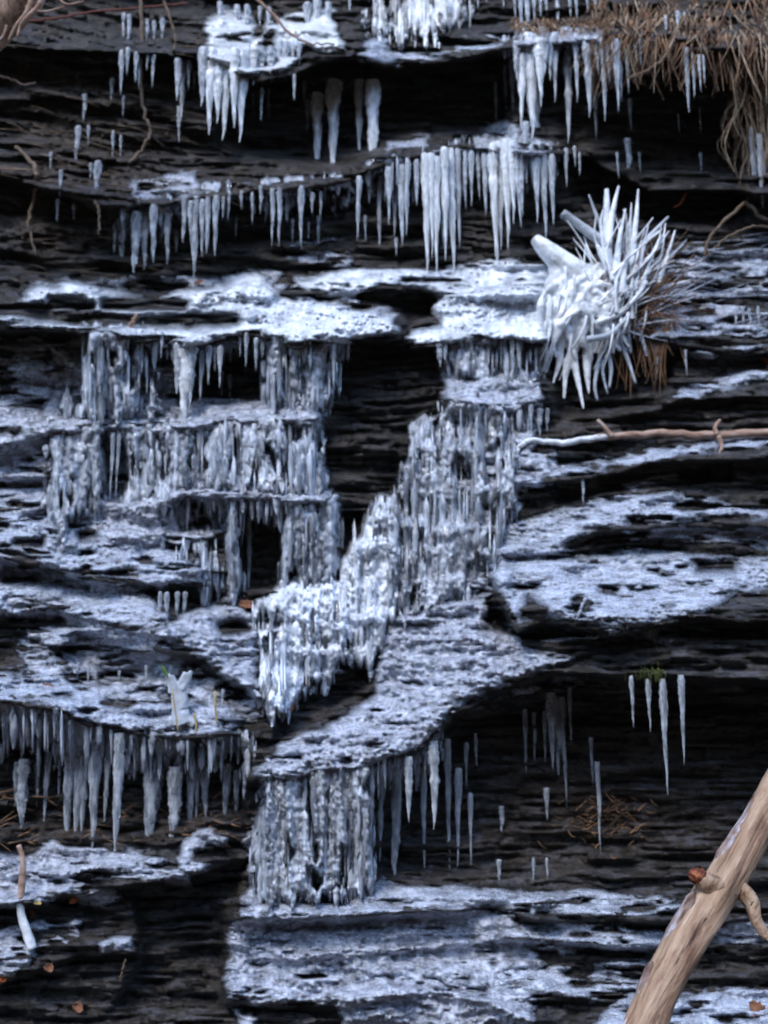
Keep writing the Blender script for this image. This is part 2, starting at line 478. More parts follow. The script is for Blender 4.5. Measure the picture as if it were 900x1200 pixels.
# slope above the cliff, ravine floor, and an unseen bank added behind the viewer to block low sky
def sheet(name, xs, ys, zf, mat, label):
    X, Y = np.meshgrid(xs, ys)
    V = np.stack([X, Y, zf(X, Y)], -1).reshape(-1, 3)
    F = grid_faces(len(xs), len(ys))[:, ::-1]
    return tag(link(name, mesh_from(name, V, F, mat)), label, kind="structure")


yt = float(cliff_top[:, 1].min()); zt = float(cliff_top[:, 2].mean())
sheet("hillside", np.linspace(-40, 40, 81), np.linspace(yt - .05, 60, 60),
      lambda X, Y: zt - .5 + (Y - yt) * .45 + 1.2 * (fbm(X / 4, Y / 4, 3, 4) - .5), M_GROUND, "leaf covered slope above the cliff")
xs = np.concatenate([np.linspace(-60, -9, 30), np.linspace(-8.5, 8.5, 120), np.linspace(9, 60, 30)])
ys = np.concatenate([np.linspace(-60, -8, 30), np.linspace(-7.8, 5.5, 90), np.linspace(6, 60, 20)])


def ground_z(X, Y):
    rise = np.clip(-Y - 2.0, 0, 60)  # added bank behind the viewer, so light comes mostly from above
    side = np.clip(np.abs(X) - 9, 0, 60)
    return .05 * np.clip(Y - 2, 0, 3) + rise * .62 + side * .5 * (Y > 3.2) + .25 * (fbm(X / 1.3, Y / 1.3, 9, 5) - .5)


sheet("ground", xs, ys, ground_z, M_GROUND, "leaf strewn ravine floor below the cliff with an added unseen bank behind the viewer")

# ------------------------------------------------------------------ ice sheets and curtains
def ice(name, label, cat, polys, mode="shelf", th=.03, w=7, dens=.25, holes=(), mat=None, seed=1, step=1.7, kind=None, group=None, lump=7.0, jag=5.0, rag=14.0, cols=1.0, smooth=8, fill=.010):
    x = [p[0] for pl in polys for p in pl]; y = [p[1] for pl in polys for p in pl]
    X, Y = np.meshgrid(np.arange(min(x) - 10, max(x) + 10, step), np.arange(min(y) - 12, max(y) + 14, step))
    sd = np.full(X.shape, -99.0)
    if mode == "shelf":
        XW = X + 7 * (fbm(X / 18, Y / 14, seed + 31, 3) - .5); YW = Y + 7 * (fbm(X / 22, Y / 12, seed + 33, 4) - .5)
    else:
        XW = X + 18 * (fbm(X / 16, Y / 20, seed + 31, 4) - .5); YW = Y + 4 * (fbm(X / 12, Y / 30, seed + 33, 3) - .5)
    ext = 0 if mode == "shelf" else rag * 2.2 * np.clip(fbm(X / 5.0, Y / 400, seed + 35, 2) - .33, 0, 1) * 1.6
    for pl in polys:
        sd = np.maximum(sd, sdpoly(XW, YW, pl))
        if mode != "shelf": sd = np.maximum(np.maximum(sd, sdpoly(XW, YW - ext, pl)), sdpoly(XW, YW + 11, pl))
    hl = np.full(X.shape, 99.0)
    for h in holes: hl = np.minimum(hl, -np.maximum(sdpoly(XW, YW - ext * .7, h), -99) )
    if mode == "shelf":
        e = jag * (fbm(X / 30, Y / 6, seed, 5) - .5) * 3.4 + 4 * (fbm(X / 7, Y / 4, seed + 9, 3) - .5) + 1.5
        msk = fbm(X / 34, Y / 8, seed + 3, 4)
        low = fbm(X / 55, Y / 22, seed + 4, 3)
        lm = (.9 - worley(X / lump, Y / (lump * .72), seed + 5)) * .42 + (.9 - worley(X / (lump * .5), Y / (lump * .45), seed + 6)) * .34 + fbm(X / 24, Y / 6, seed + 7, 4) * .75
    else:
        e = jag * (fbm(X / 7, Y / 45, seed, 4) - .5) * 2.6 + 1.5 * (worley(X / 6, Y / 9, seed + 9) - .5)
        msk = fbm(X / 12, Y / 42, seed + 3, 4)
        low = fbm(X / 30, Y / 60, seed + 4, 3)
        rid = 1 - np.abs(2 * vn(X / 7.5 + .6 * vn(X / 30, Y / 40, seed), Y / 140, seed + 5) - 1)
        rid2 = 1 - np.abs(2 * vn(X / 3.6, Y / 70, seed + 8) - 1)
        wx = 5 * (fbm(X / 16, Y / 22, seed + 21, 2) - .5) + 22 * (vn(X / 34, Y / 300, seed + 22) - .5)
        rid = 1 - np.abs(2 * vn((X + wx) / 9.5, Y / 110, seed + 5) - 1)
        lm = .65 * rid + .22 * rid2 + .40 * (.9 - worley((X + wx) / 6.5, Y / 12, seed + 6)) + .22 * (.9 - worley(X / 3.6, Y / 5, seed + 16)) - .05
    if mode == 'shelf': w = w * 1.8
    d = np.minimum(sd + e, hl + e * .5)
    edge = np.clip(d / w, -1, 1)
    edge = np.minimum(edge, (msk - dens + .02) / .26)
    edge = np.clip(edge, -1, 1)
    prof = np.where(edge > 0, edge * (2 - edge), edge)
    if mode != "shelf": edge = np.minimum(edge, np.clip((msk - dens - .13) / .10, -1, 1))
    T = th * prof * np.clip(.12 + 1.1 * lm, .05, 2) * (.55 + .9 * low)
    R = Dat(X, Y)
    if mode == "shelf":
        # ice smooths the small steps of the rock under it
        Rs = R.copy()
        for _ in range(smooth):
            Rs[1:-1, 1:-1] = (Rs[1:-1, 1:-1] + Rs[:-2, 1:-1] * 1.5 + Rs[2:, 1:-1] * 1.5 + Rs[1:-1, :-2] + Rs[1:-1, 2:]) / 6
        front = Rs + T + fill * np.clip(edge * 2, 0, 1)
        front = np.where(edge <= 0, R - .008, front)
        V = surf(X, Y, front)
        thin = np.clip(1.02 - edge * 1.08, 0, 1).ravel()
        k = edge > 0
        keep = k[:-1, :-1] | k[1:, :-1] | k[:-1, 1:] | k[1:, 1:]
        V = V.reshape(-1, 3); F = grid_faces(X.shape[1], X.shape[0], keep)
    else:
        ins = sd > -2
        base = R.copy()
        ny = X.shape[0]
        topD = np.zeros(X.shape[1]); botD = np.zeros(X.shape[1]); ta = np.zeros(X.shape[1]); bo = np.ones(X.shape[1])
        for c in range(X.shape[1]):
            r = np.nonzero(ins[:, c])[0]
            if len(r) < 2: topD[c] = botD[c] = np.nan; continue
            a = max(r[0] - 2, 0); z = min(r[-1] + 3, ny - 1)
            topD[c] = R[max(a - 4, 0):a + 5, c].max(); botD[c] = R[max(z - 3, 0):z + 3, c].max(); ta[c] = a; bo[c] = z
        if mode == "flow": topD[:] = np.nanmean(topD[~np.isnan(topD)]) if (~np.isnan(topD)).any() else np.nan; botD = topD.copy()
        ok = ~np.isnan(topD); idx = np.arange(len(topD))
        if not ok.any(): return None
        topD = np.interp(idx, idx[ok], topD[ok]); botD = np.interp(idx, idx[ok], botD[ok])
        ta = np.interp(idx, idx[ok], ta[ok]); bo = np.interp(idx, idx[ok], bo[ok])
        ker = np.ones(9) / 9
        topD = np.convolve(np.pad(topD, 4, "edge"), ker, "valid"); botD = np.convolve(np.pad(botD, 4, "edge"), ker, "valid")
        t = np.clip((np.arange(ny)[:, None] - ta) / np.maximum(bo - ta, 1), 0, 1)
        Rb = R.copy()
        for _ in range(10):
            Rb[2:-2, :] = (Rb[:-4, :] + Rb[1:-3, :] + Rb[2:-2, :] + Rb[3:-1, :] + Rb[4:, :]) / 5
        base = np.maximum(topD * (1 - t) + botD * t, Rb + .006)
        if mode == "flow":
            Rf = R.copy()
            for _ in range(40):
                Rf[1:-1, 1:-1] = (Rf[1:-1, 1:-1] + Rf[:-2, 1:-1] * 1.5 + Rf[2:, 1:-1] * 1.5 + Rf[1:-1, :-2] + Rf[1:-1, 2:]) / 6
            base = Rf + .022
        Tp = np.maximum(T, 0)
        k = edge > 0
        keep = k[:-1, :-1] | k[1:, :-1] | k[:-1, 1:] | k[1:, 1:]
        f = grid_faces(X.shape[1], X.shape[0], keep)
        A = surf(X, Y, base + Tp).reshape(-1, 3); B = surf(X, Y, base - .6 * Tp - .001).reshape(-1, 3)
        V = np.vstack([A, B]); F = np.vstack([f, f[:, ::-1] + len(A)])
        thin = np.clip(1.02 - edge * 1.08, 0, 1).ravel(); thin = np.r_[thin, thin]
        # fluted columns frozen into the face of the curtain
        rs = np.random.RandomState(seed); mb = MB(); area = keep.sum() * step * step
        tv = []; tn = []
        inside = np.argwhere(d > -4)
        area = (d > 0).sum() * step * step
        for q in range(int(cols * area / 105)):
            jy, jx = inside[rs.randint(len(inside))]
            x = X[jy, jx]; rr_ = rs.uniform(.9, 2.4) if rs.rand() < .72 else rs.uniform(2.4, 5.0); Ln = rs.uniform(10, 30) if rs.rand() < .5 else rs.uniform(25, 70)
            rows_ = np.nonzero(d[:, jx] > -4)[0]
            y0_ = Y[jy, jx]; y1_ = min(y0_ + Ln, Y[rows_[-1], jx] + rs.uniform(0, 12))
            if y1_ - y0_ < 7: continue
            ts = np.linspace(0, 1, 14)
            yy = y0_ + (y1_ - y0_) * ts
            ji = np.clip(((yy - Y[0, 0]) / step).astype(int), 0, ny - 1)
            dd = np.maximum.accumulate(base[ji, jx] * .5 + base[ji, jx].max() * .5) + np.maximum(Tp[ji, jx], th * .25) * .8
            dd = np.convolve(np.pad(dd, 2, "edge"), np.ones(5) / 5, "valid")
            pts = surf(x + rs.uniform(-1, 1) * ts, yy, dd)
            pr = np.sin(np.clip(ts * 5, 0, 1.57)) * (1 - ts ** 2.5) ** .6 * (.85 + .3 * rs.rand(14)) * rr_
            mb.tube(pts, np.maximum(pr, .15) * (YB - dd) / FPX, 8, .42, q, cap=False)
            tv.append(rs.choice([0, .3, .6, .8, .93])); tn.append(14 * 8)
        if mb.V:
            thin = np.r_[thin, np.repeat(np.array(tv), tn)]
            V2 = np.concatenate(mb.V); F2 = np.concatenate(mb.F); F = np.vstack([F, F2 + len(V)]); V = np.vstack([V, V2])
    if len(F) == 0: return None
    used = np.unique(F); mp = np.full(len(V), -1); mp[used] = np.arange(len(used))
    me = mesh_from(name, V[used], mp[F], mat or (M_SHELF if mode == "shelf" else M_CURT))
    if len(me.vertices) == len(used):
        at = me.attributes.new("thin", "FLOAT", "POINT"); at.data.foreach_set("value", thin[used].astype(np.float32))
    o = recenter(link(name, me))
    return tag(o, label, cat, group, kind)


G_SH = "ice sheets lying over the rock ledges"
G_CU = "frozen curtains hanging between ledges"


def shelf(label, *a, **k): return ice("ice_shelf", label, "ice shelf", *a, mode="shelf", group=G_SH, **k)
def curtain(label, *a, **k): return ice("ice_curtain", label, "ice curtain", *a, mode="curtain", group=G_CU, **k)
def flow(label, *a, **k): return ice("ice_fall", label, "ice fall", *a, mode="flow", **k)
def frost(label, *a, **k): return ice("frost", label, "frost", *a, mode="shelf", kind="stuff", mat=M_FROST, **k)


shelf("white ice draped over the top ledge beside the hanging brown twig",
      [[(238, 22), (262, 8), (300, 14), (322, 28), (345, 8), (392, 10), (398, 42), (404, 58), (386, 64), (360, 60), (350, 76), (320, 86), (292, 92), (262, 84), (236, 72), (242, 45)]],
      holes=[[(300, 20), (308, 18), (306, 40), (299, 40)], [(310, 42), (318, 38), (316, 56), (310, 56)]], seed=3, th=.04, dens=0.24, mat=M_BRIGHT, fill=0.02)
curtain("bright white ice curtain cut by the top edge of the view",
        [[(440, -14), (545, -14), (547, 16), (524, 30), (500, 42), (470, 36), (446, 28), (424, 24), (441, 18)]], seed=5, th=.05, dens=.2, mat=M_WHITE)
shelf("broad bright upper left ice ledge ending in a rounded snout over black rock",
      [[(20, 352), (45, 330), (80, 328), (120, 338), (185, 345), (240, 332), (285, 318), (305, 322), (330, 336), (345, 345), (380, 350), (400, 352), (425, 360), (455, 360), (467, 368), (467, 388), (440, 398), (415, 400), (400, 410), (370, 401), (345, 406), (330, 396), (290, 394), (268, 396), (240, 406), (215, 410), (190, 397), (150, 394), (110, 390), (60, 386), (0, 382), (-30, 380), (-30, 370), (40, 372), (60, 362)]],
      holes=[[(120, 353), (165, 350), (218, 355), (215, 362), (165, 362), (122, 360)], [(165, 373), (230, 369), (278, 372), (275, 378), (230, 380), (165, 377)], [(60, 352), (110, 356), (110, 362), (60, 358)], [(20, 364), (120, 370), (160, 372), (160, 378), (90, 378), (20, 370)]],
      seed=9, th=0.07, w=9, dens=0.08, smooth=13, fill=0.03, mat=M_APRON)
shelf("narrow frosty ice strip along the upper middle ledge under the long icicles",
      [[(345, 325), (400, 316), (450, 312), (520, 312), (600, 304), (645, 312), (648, 340), (590, 346), (540, 346), (505, 341), (480, 339), (450, 336), (425, 343), (420, 360), (395, 352), (370, 345), (340, 338)]], seed=13, th=.04, dens=0.22, mat=M_APRON, fill=0.02)
shelf("knobbly ice ledge between the black rock window and the iced grass tuft",
      [[(505, 346), (530, 341), (560, 334), (600, 334), (645, 332), (645, 402), (620, 406), (600, 396), (585, 401), (560, 396), (535, 401), (510, 403), (490, 407), (478, 397), (480, 385), (500, 382), (512, 378), (505, 364)]], seed=17, th=0.07, w=8, dens=0.12, smooth=13, fill=0.025, mat=M_APRON)
curtain("short fluted ice curtain under the knobbly middle ledge",
        [[(526, 394), (582, 390), (581, 438), (560, 442), (536, 440), (529, 420)]], seed=19, th=.045, dens=.16)
curtain("narrow clear ice curtain left of the iced grass tuft",
        [[(592, 394), (626, 394), (628, 438), (592, 438)]], seed=23, th=.03, dens=.40)
shelf("small lens shaped ice ledge below the short fluted curtain",
      [[(518, 446), (560, 438), (600, 437), (632, 445), (636, 463), (600, 476), (575, 472), (545, 482), (530, 472), (520, 463)]], seed=29, th=.045, dens=0.14, fill=0.02)
flow("tall tumbling ice tower right of the black rock window",
        [[(478, 510), (500, 496), (520, 494), (530, 478), (560, 474), (585, 478), (600, 500), (606, 545), (602, 592), (588, 628), (566, 655), (556, 694), (530, 698), (505, 712), (480, 716), (450, 712), (452, 600), (465, 585), (470, 560), (480, 540)]],
        holes=[[(573, 515), (583, 520), (583, 565), (575, 560)], [(540, 540), (548, 540), (549, 570), (541, 572)], [(592, 505), (600, 505), (599, 525), (593, 522)], [(565, 592), (580, 588), (580, 612), (567, 615)], [(471, 618), (476, 618), (477, 650), (472, 650)], [(463, 690), (490, 684), (495, 700), (468, 706)], [(547, 655), (568, 650), (566, 688), (545, 690)]],
        seed=31, th=.07, dens=.20, jag=4)
shelf("frosty ice hump at the foot of the tall tumbling tower",
      [[(470, 585), (540, 578), (600, 575), (600, 600), (560, 600), (520, 606), (478, 604)]], seed=35, th=.045, dens=.34)
flow("bright ice apron spilling into the notch under the black rock window",
        [[(400, 676), (406, 656), (414, 638), (420, 620), (432, 606), (446, 590), (466, 588), (470, 640), (466, 700), (450, 760), (440, 768), (400, 776), (372, 792), (352, 812), (336, 838), (312, 832), (300, 800), (300, 740), (296, 712), (330, 694), (360, 682)]],
        holes=[[(306, 722), (316, 720), (318, 735), (306, 735)], [(322, 718), (328, 718), (328, 738), (322, 738)]],
        seed=37, th=.075, dens=.12, w=10, mat=M_APRON)
# left block
curtain("rough glassy ice curtain under the left part of the upper ledge",
        [[(98, 400), (188, 396), (184, 440), (176, 468), (192, 482), (105, 484), (60, 500), (75, 470), (100, 455)]],
        holes=[[(150, 400), (156, 400), (157, 450), (150, 450)], [(176, 420), (190, 415), (192, 470), (178, 462)]], seed=41, th=.05, dens=.30)
curtain("smooth fluted ice curtain under the snout of the upper left ledge",
        [[(307, 397), (402, 400), (400, 440), (392, 456), (368, 468), (330, 472), (312, 466)]],
        holes=[[(333, 408), (335.5, 408), (336, 450), (333, 450)], [(352, 412), (354.5, 412), (355, 455), (352, 455)], [(385, 405), (387, 405), (388, 440), (385, 440)]], seed=43, th=.05, dens=.12, jag=2.5)
shelf("second ice ledge down on the left crossing under the fluted curtain",
      [[(55, 492), (130, 475), (200, 480), (250, 471), (310, 462), (368, 464), (374, 480), (380, 500), (360, 497), (300, 499), (240, 502), (150, 502), (90, 507), (55, 507)]], seed=47, th=0.06, dens=0.14, fill=0.02)
curtain("tall milky ice curtain at the far left below the second ledge",
        [[(56, 505), (125, 502), (124, 586), (110, 602), (84, 600), (76, 640), (66, 636), (60, 590)]], seed=53, th=.055, dens=.16,
        holes=[[(80, 550), (84, 550), (85, 580), (81, 580)]])
curtain("ice curtain right of the black slot in the left block",
        [[(146, 504), (226, 500), (228, 560), (210, 585), (185, 580), (160, 600), (146, 600), (150, 560)]], seed=59, th=.05, dens=.22,
        holes=[[(188, 505), (194, 505), (194, 550), (188, 550)]])
curtain("crumbly ice curtain beside the upper left edge of the black rock window",
        [[(230, 498), (378, 495), (382, 520), (370, 545), (384, 562), (380, 580), (330, 575), (280, 572), (232, 565)]],
        holes=[[(229, 505), (241, 500), (240, 555), (226, 552)], [(306, 520), (328, 528), (328, 542), (312, 540)], [(345, 495), (355, 495), (355, 514), (345, 512)], [(330, 538), (338, 536), (338, 550), (332, 550)]], seed=61, th=.055, dens=.24)
shelf("third ice ledge down on the left above two black hollows",
      [[(120, 596), (160, 570), (200, 560), (260, 556), (320, 556), (380, 562), (388, 578), (398, 592), (385, 596), (330, 588), (262, 584), (212, 584), (190, 600), (200, 640), (160, 650), (120, 640)]], seed=67, th=.05, dens=0.22, fill=0.02)
curtain("slim ice pillar between the two black hollows",
        [[(264, 582), (282, 582), (280, 640), (284, 694), (268, 696), (262, 660)]], seed=71, th=.05, dens=.08, jag=2)
curtain("short clear ice curtain under the left black hollow",
        [[(198, 620), (215, 624), (235, 628), (246, 622), (264, 626), (266, 690), (235, 694), (232, 664), (200, 660)]], seed=73, th=.03, dens=.40)
curtain("ragged ice curtain right of the right black hollow",
        [[(331, 586), (396, 592), (398, 640), (404, 668), (390, 676), (362, 682), (334, 696), (330, 660)]],
        holes=[[(341, 660), (350, 655), (352, 684), (341, 688)]], seed=79, th=.055, dens=.16)
shelf("wide frosted ice mound at the left edge above a black slit",
      [[(-30, 598), (60, 598), (110, 604), (160, 620), (200, 645), (246, 664), (238, 684), (190, 690), (150, 682), (80, 672), (20, 650), (-30, 644)]],
      holes=[[(90, 622), (110, 620), (112, 630), (94, 632)], [(20, 634), (50, 634), (48, 640), (20, 640)]], seed=83, th=.05, dens=.30, w=9, mat=M_SNOW, smooth=13, fill=.018)
shelf("smooth grey ice mound with a small orange leaf on it",
      [[(-30, 678), (60, 680), (130, 682), (180, 690), (192, 722), (172, 738), (120, 731), (60, 716), (-30, 722)]],
      holes=[[(10, 705), (70, 706), (80, 714), (20, 716)]], seed=89, th=.05, dens=0.18, w=9, mat=M_SNOW, smooth=13, fill=.018)
shelf("thin ice tongue under the smooth grey mound",
      [[(48, 736), (110, 730), (170, 744), (176, 766), (120, 760), (60, 752)]], seed=97, th=.035, dens=.30, mat=M_SNOW)
shelf("glassy ice slope running down to the dark rock gully",
      [[(178, 742), (225, 712), (240, 702), (290, 706), (302, 720), (306, 790), (318, 834), (298, 826), (286, 806), (262, 792), (240, 774), (200, 760)]],
      holes=[[(258, 735), (280, 730), (292, 738), (262, 742)]], seed=101, th=0.065, dens=0.2, w=9, smooth=13, fill=.018, lump=10)
shelf("long lower left ice ledge with red leaves above a row of icicles",
      [[(-30, 786), (40, 782), (90, 800), (150, 815), (200, 824), (245, 834), (264, 850), (242, 866), (200, 864), (150, 858), (100, 846), (50, 827), (-30, 824)]],
      holes=[[(128, 822), (150, 822), (150, 828), (128, 828)]], seed=103, th=.045, dens=.30, mat=M_SNOW)
shelf("small dripping ice cap in the dark hollow below the grey mound",
      [[(80, 772), (100, 765), (118, 768), (122, 782), (112, 798), (100, 788), (86, 796)]], seed=107, th=.035, dens=.2)
# centre low
shelf("big crusty ice slope running diagonally down the middle",
      [[(440, 768), (446, 738), (470, 717), (500, 706), (540, 698), (575, 694), (572, 722), (566, 735), (600, 740), (625, 760), (650, 769), (676, 773), (640, 787), (600, 802), (560, 817), (532, 830), (520, 850), (490, 882), (450, 896), (420, 907), (370, 907), (330, 916), (296, 908), (315, 890), (330, 866), (380, 850), (400, 836), (440, 810)]],
      seed=109, th=0.085, dens=0.14, w=10, lump=11, mat=M_SHELF, smooth=13, fill=.018)
curtain("wide grey frozen curtain with fluted columns at lower centre",
        [[(318, 904), (420, 904), (436, 914), (437, 1036), (380, 1046), (330, 1052), (298, 1052), (302, 1030), (290, 990), (304, 960), (308, 930)]],
        holes=[[(365, 948), (370, 948), (371, 1000), (366, 998)], [(366, 1015), (375, 1012), (375, 1032), (366, 1034)], [(398, 985), (403, 985), (404, 1030), (399, 1030)], [(362, 925), (367, 925), (367, 950), (363, 950)]],
        seed=113, th=.06, dens=.12, jag=3.5)
shelf("upper step of the frosted bottom ledge below the fluted columns",
      [[(282, 1078), (300, 1050), (350, 1040), (450, 1034), (540, 1036), (580, 1048), (562, 1062), (480, 1068), (430, 1074), (340, 1082)]], seed=127, th=.04, dens=.24, mat=M_SNOW)
shelf("middle step of the frosted bottom ledge",
      [[(268, 1092), (350, 1078), (450, 1082), (590, 1085), (606, 1094), (540, 1104), (450, 1110), (380, 1122), (300, 1118)]], seed=131, th=.04, dens=.26, mat=M_SNOW)
shelf("large crusty ice apron cut by the bottom edge of the view",
      [[(268, 1095), (330, 1105), (420, 1108), (490, 1122), (520, 1150), (570, 1164), (625, 1172), (640, 1225), (400, 1225), (392, 1178), (300, 1180), (268, 1166)],
       [(275, 1182), (300, 1184), (318, 1225), (276, 1225)]], seed=137, th=0.07, dens=0.24, w=9,
      holes=[[(455, 1112), (500, 1108), (520, 1125), (500, 1140), (470, 1130)]], smooth=13, fill=.018, mat=M_SHELF, lump=10)
frost("grey frost on the dark steps left of the leaning log", [[(615, 1046), (680, 1040), (740, 1048), (790, 1054), (806, 1070), (740, 1077), (680, 1076), (625, 1070)], [(600, 1090), (680, 1088), (790, 1098), (800, 1112), (700, 1110), (610, 1108)], [(500, 1108), (600, 1112), (640, 1140), (600, 1150), (540, 1140)], [(690, 1122), (760, 1124), (760, 1136), (700, 1134)]], th=.02, dens=.42, seed=139)
shelf("white ice sheet behind the foot of the leaning log",
      [[(680, 1230), (700, 1190), (740, 1165), (800, 1160), (930, 1153), (930, 1230)]], seed=149, th=.04, dens=.26, mat=M_SNOW)
shelf("small white ice strip right of the leaning log",
      [[(826, 1082), (870, 1080), (930, 1086), (930, 1106), (870, 1106), (830, 1102)]], seed=151, th=.03, dens=.28)
# right mounds
shelf("upper half of the big frosted mound at the right below the bare branch",
      [[(566, 645), (600, 608), (680, 590), (730, 580), (800, 574), (860, 590), (930, 604), (930, 612), (860, 608), (800, 612), (720, 619), (680, 626), (664, 640), (700, 652), (640, 656), (600, 664)]], seed=157, th=.045, w=11, dens=0.26, lump=6, mat=M_SNOW, smooth=13, fill=.018)
shelf("broad lower half of the big frosted mound at the right",
      [[(566, 650), (600, 655), (680, 648), (740, 640), (830, 650), (930, 650), (930, 696), (866, 694), (820, 720), (720, 740), (640, 722), (607, 732), (590, 706), (572, 675)]],
      holes=[[(815, 660), (860, 658), (860, 666), (818, 668)], [(620, 700), (640, 716), (640, 730), (612, 724)]], seed=163, th=.045, w=11, dens=0.28, lump=6, mat=M_SNOW, smooth=13, fill=.018)
frost("patchy frost fringe along the slots of the right mound",
      [[(730, 622), (800, 614), (930, 618), (930, 650), (850, 640), (800, 634), (740, 634)], [(625, 738), (700, 742), (800, 735), (800, 748), (700, 756), (630, 752)]], th=.02, dens=.44, seed=167)
shelf("thin frosted ice strip following the bare branch from below",
      [[(598, 572), (625, 556), (660, 548), (700, 536), (780, 526), (880, 514), (930, 508), (930, 522), (860, 528), (800, 536), (720, 546), (670, 558), (630, 572)]], seed=173, th=.03, dens=.27, mat=M_SNOW)
shelf("small frost patch on the slope between branch and right mound",
      [[(728, 568), (750, 560), (788, 552), (800, 560), (768, 566), (740, 576)]], seed=179, th=.02, dens=.3)
shelf("pale ice strip at the right edge above the bare branch",
      [[(788, 462), (830, 446), (880, 432), (930, 424), (930, 444), (880, 450), (840, 458), (800, 468)]], seed=181, th=.035, dens=.22, mat=M_SNOW)
frost("streaky frost on the layers right of the iced grass tuft",
      [[(745, 305), (800, 290), (930, 270), (930, 400), (900, 400), (840, 425), (800, 420), (830, 395), (760, 402), (740, 360)]], th=.03, dens=.44, seed=191)
frost("glassy patches on the dark layers at the left edge",
      [[(-60, 398), (60, 398), (120, 405), (110, 470), (60, 500), (55, 600), (-60, 600)]], th=.028, dens=.40, seed=193)
frost("faint rime on the layers under the upper ice ledge",
      [[(330, 285), (400, 280), (420, 318), (345, 325), (330, 345), (60, 335), (120, 325), (330, 312)], [(150, 215), (230, 200), (240, 225), (160, 240)]], th=.02, dens=.46, seed=197)
frost("rime crust around the roots of the middle icicles",
      [[(455, 165), (500, 160), (510, 182), (470, 196), (450, 205)], [(545, 140), (575, 125), (612, 150), (612, 182), (560, 178), (510, 188), (545, 165)]], th=.03, dens=.42, seed=199)
frost("grey crust of thin ice on the step above the dark overhang",
      [[(400, 64), (430, 45), (500, 48), (590, 40), (590, 60), (520, 68), (470, 82), (420, 78)]], th=.018, dens=.46, seed=211)
frost("wet frost under the corner of the crusty diagonal slope",
      [[(525, 832), (600, 808), (690, 790), (700, 800), (640, 815), (560, 830), (530, 850)], [(560, 700), (605, 705), (605, 740), (570, 735)]], th=.02, dens=.46, seed=223)
frost("broken glassy bits beside the frozen plant",
      [[(225, 790), (300, 800), (310, 835), (270, 850), (255, 830), (228, 815)], [(250, 862), (285, 858), (290, 905), (262, 900), (240, 880)], [(20, 740), (60, 760), (80, 800), (20, 790)], [(120, 790), (200, 800), (200, 820), (130, 812)]], th=.03, dens=.47, seed=227)
shelf("heaped ice at the foot of the lower left icicle row",
      [[(-30, 1008), (40, 996), (60, 980), (75, 990), (100, 990), (170, 1000), (235, 1008), (248, 1014), (215, 1036), (170, 1030), (120, 1030), (80, 1046), (40, 1062), (-30, 1064)]],
      seed=229, th=.045, dens=.34)
shelf("flat oval ice plate with an orange leaf beside it",
      [[(84, 1046), (110, 1042), (138, 1044), (142, 1056), (120, 1062), (92, 1062)]], seed=233, th=.03, dens=.15, jag=2)
shelf("broken glassy ice around the leaning stick at lower left",
      [[(-30, 1092), (30, 1080), (60, 1070), (96, 1078), (92, 1096), (70, 1112), (40, 1120), (20, 1150), (-30, 1155)]], seed=239, th=.04, dens=.38)
shelf("small glittering ice patch on black rock at lower left",
      [[(112, 1104), (128, 1096), (156, 1094), (160, 1112), (136, 1118), (116, 1118)]], seed=241, th=.035, dens=.25, jag=3)
shelf("arched ice lobe dripping beside the lower left icicles",
      [[(206, 1006), (214, 985), (232, 972), (250, 970), (266, 984), (264, 996), (244, 990), (228, 1000), (224, 1012), (222, 1040), (212, 1042), (214, 1020)]], seed=251, th=.045, dens=.12, jag=2.5)
def glaze(label, *a, **k): return ice("glaze_ice", label, "ice glaze", *a, mode="shelf", kind="stuff", mat=M_GLAZE, **k)


shelf("white crust at the roots of the sharp icicles under the dead grass", [[(596, 44), (640, 40), (700, 38), (745, 46), (770, 52), (768, 60), (730, 60), (690, 56), (650, 52), (640, 66), (612, 66), (596, 60)]], th=.045, dens=.18, seed=401, jag=6)
shelf("white crust at the roots of the central middle icicles", [[(440, 206), (462, 196), (492, 186), (520, 172), (550, 172), (570, 164), (600, 160), (616, 172), (650, 182), (650, 192), (612, 192), (575, 182), (520, 188), (480, 204), (445, 216)]], th=.045, dens=.18, seed=403, jag=6)
shelf("thin crust at the roots of the glassy icicles above the bright ledge", [[(136, 262), (160, 248), (200, 244), (215, 230), (262, 228), (330, 222), (376, 224), (376, 231), (320, 232), (262, 238), (215, 244), (190, 256), (150, 268)]], th=.03, dens=.28, seed=405, jag=6)
glaze("clear mottled glaze over the wall of the left ice block", [[(60, 400), (205, 400), (210, 470), (372, 470), (384, 560), (392, 600), (330, 600), (210, 640), (60, 610), (50, 500)]], th=.035, dens=.28, seed=301, w=6)
glaze("clear mottled glaze at the left edge below the streaky layers", [[(-60, 470), (60, 480), (62, 610), (-60, 610)], [(-30, 640), (100, 676), (190, 690), (200, 760), (100, 735), (-30, 720)]], th=.03, dens=.34, seed=303, w=6)
glaze("clear bubbly glaze around the tumbling tower", [[(505, 400), (628, 400), (634, 500), (612, 600), (575, 690), (480, 700), (465, 600), (490, 505), (525, 480)]], th=.03, dens=.30, seed=307, w=6)
glaze("clear glaze between the frosted bottom steps", [[(280, 1060), (440, 1055), (600, 1070), (640, 1130), (620, 1190), (500, 1150), (300, 1130)]], th=.03, dens=.26, seed=311, w=6)
glaze("clear crust between the slope and the gully on the left", [[(30, 735), (180, 760), (262, 800), (310, 835), (250, 850), (120, 815), (30, 785)]], th=.03, dens=.38, seed=313, w=6)
glaze("bubbly clear crust down the left flank of the wide grey curtain", [[(300, 900), (345, 905), (340, 1050), (300, 1110), (266, 1100), (296, 1045), (284, 985), (305, 950)]], th=.06, dens=.22, seed=319, w=6, lump=10)
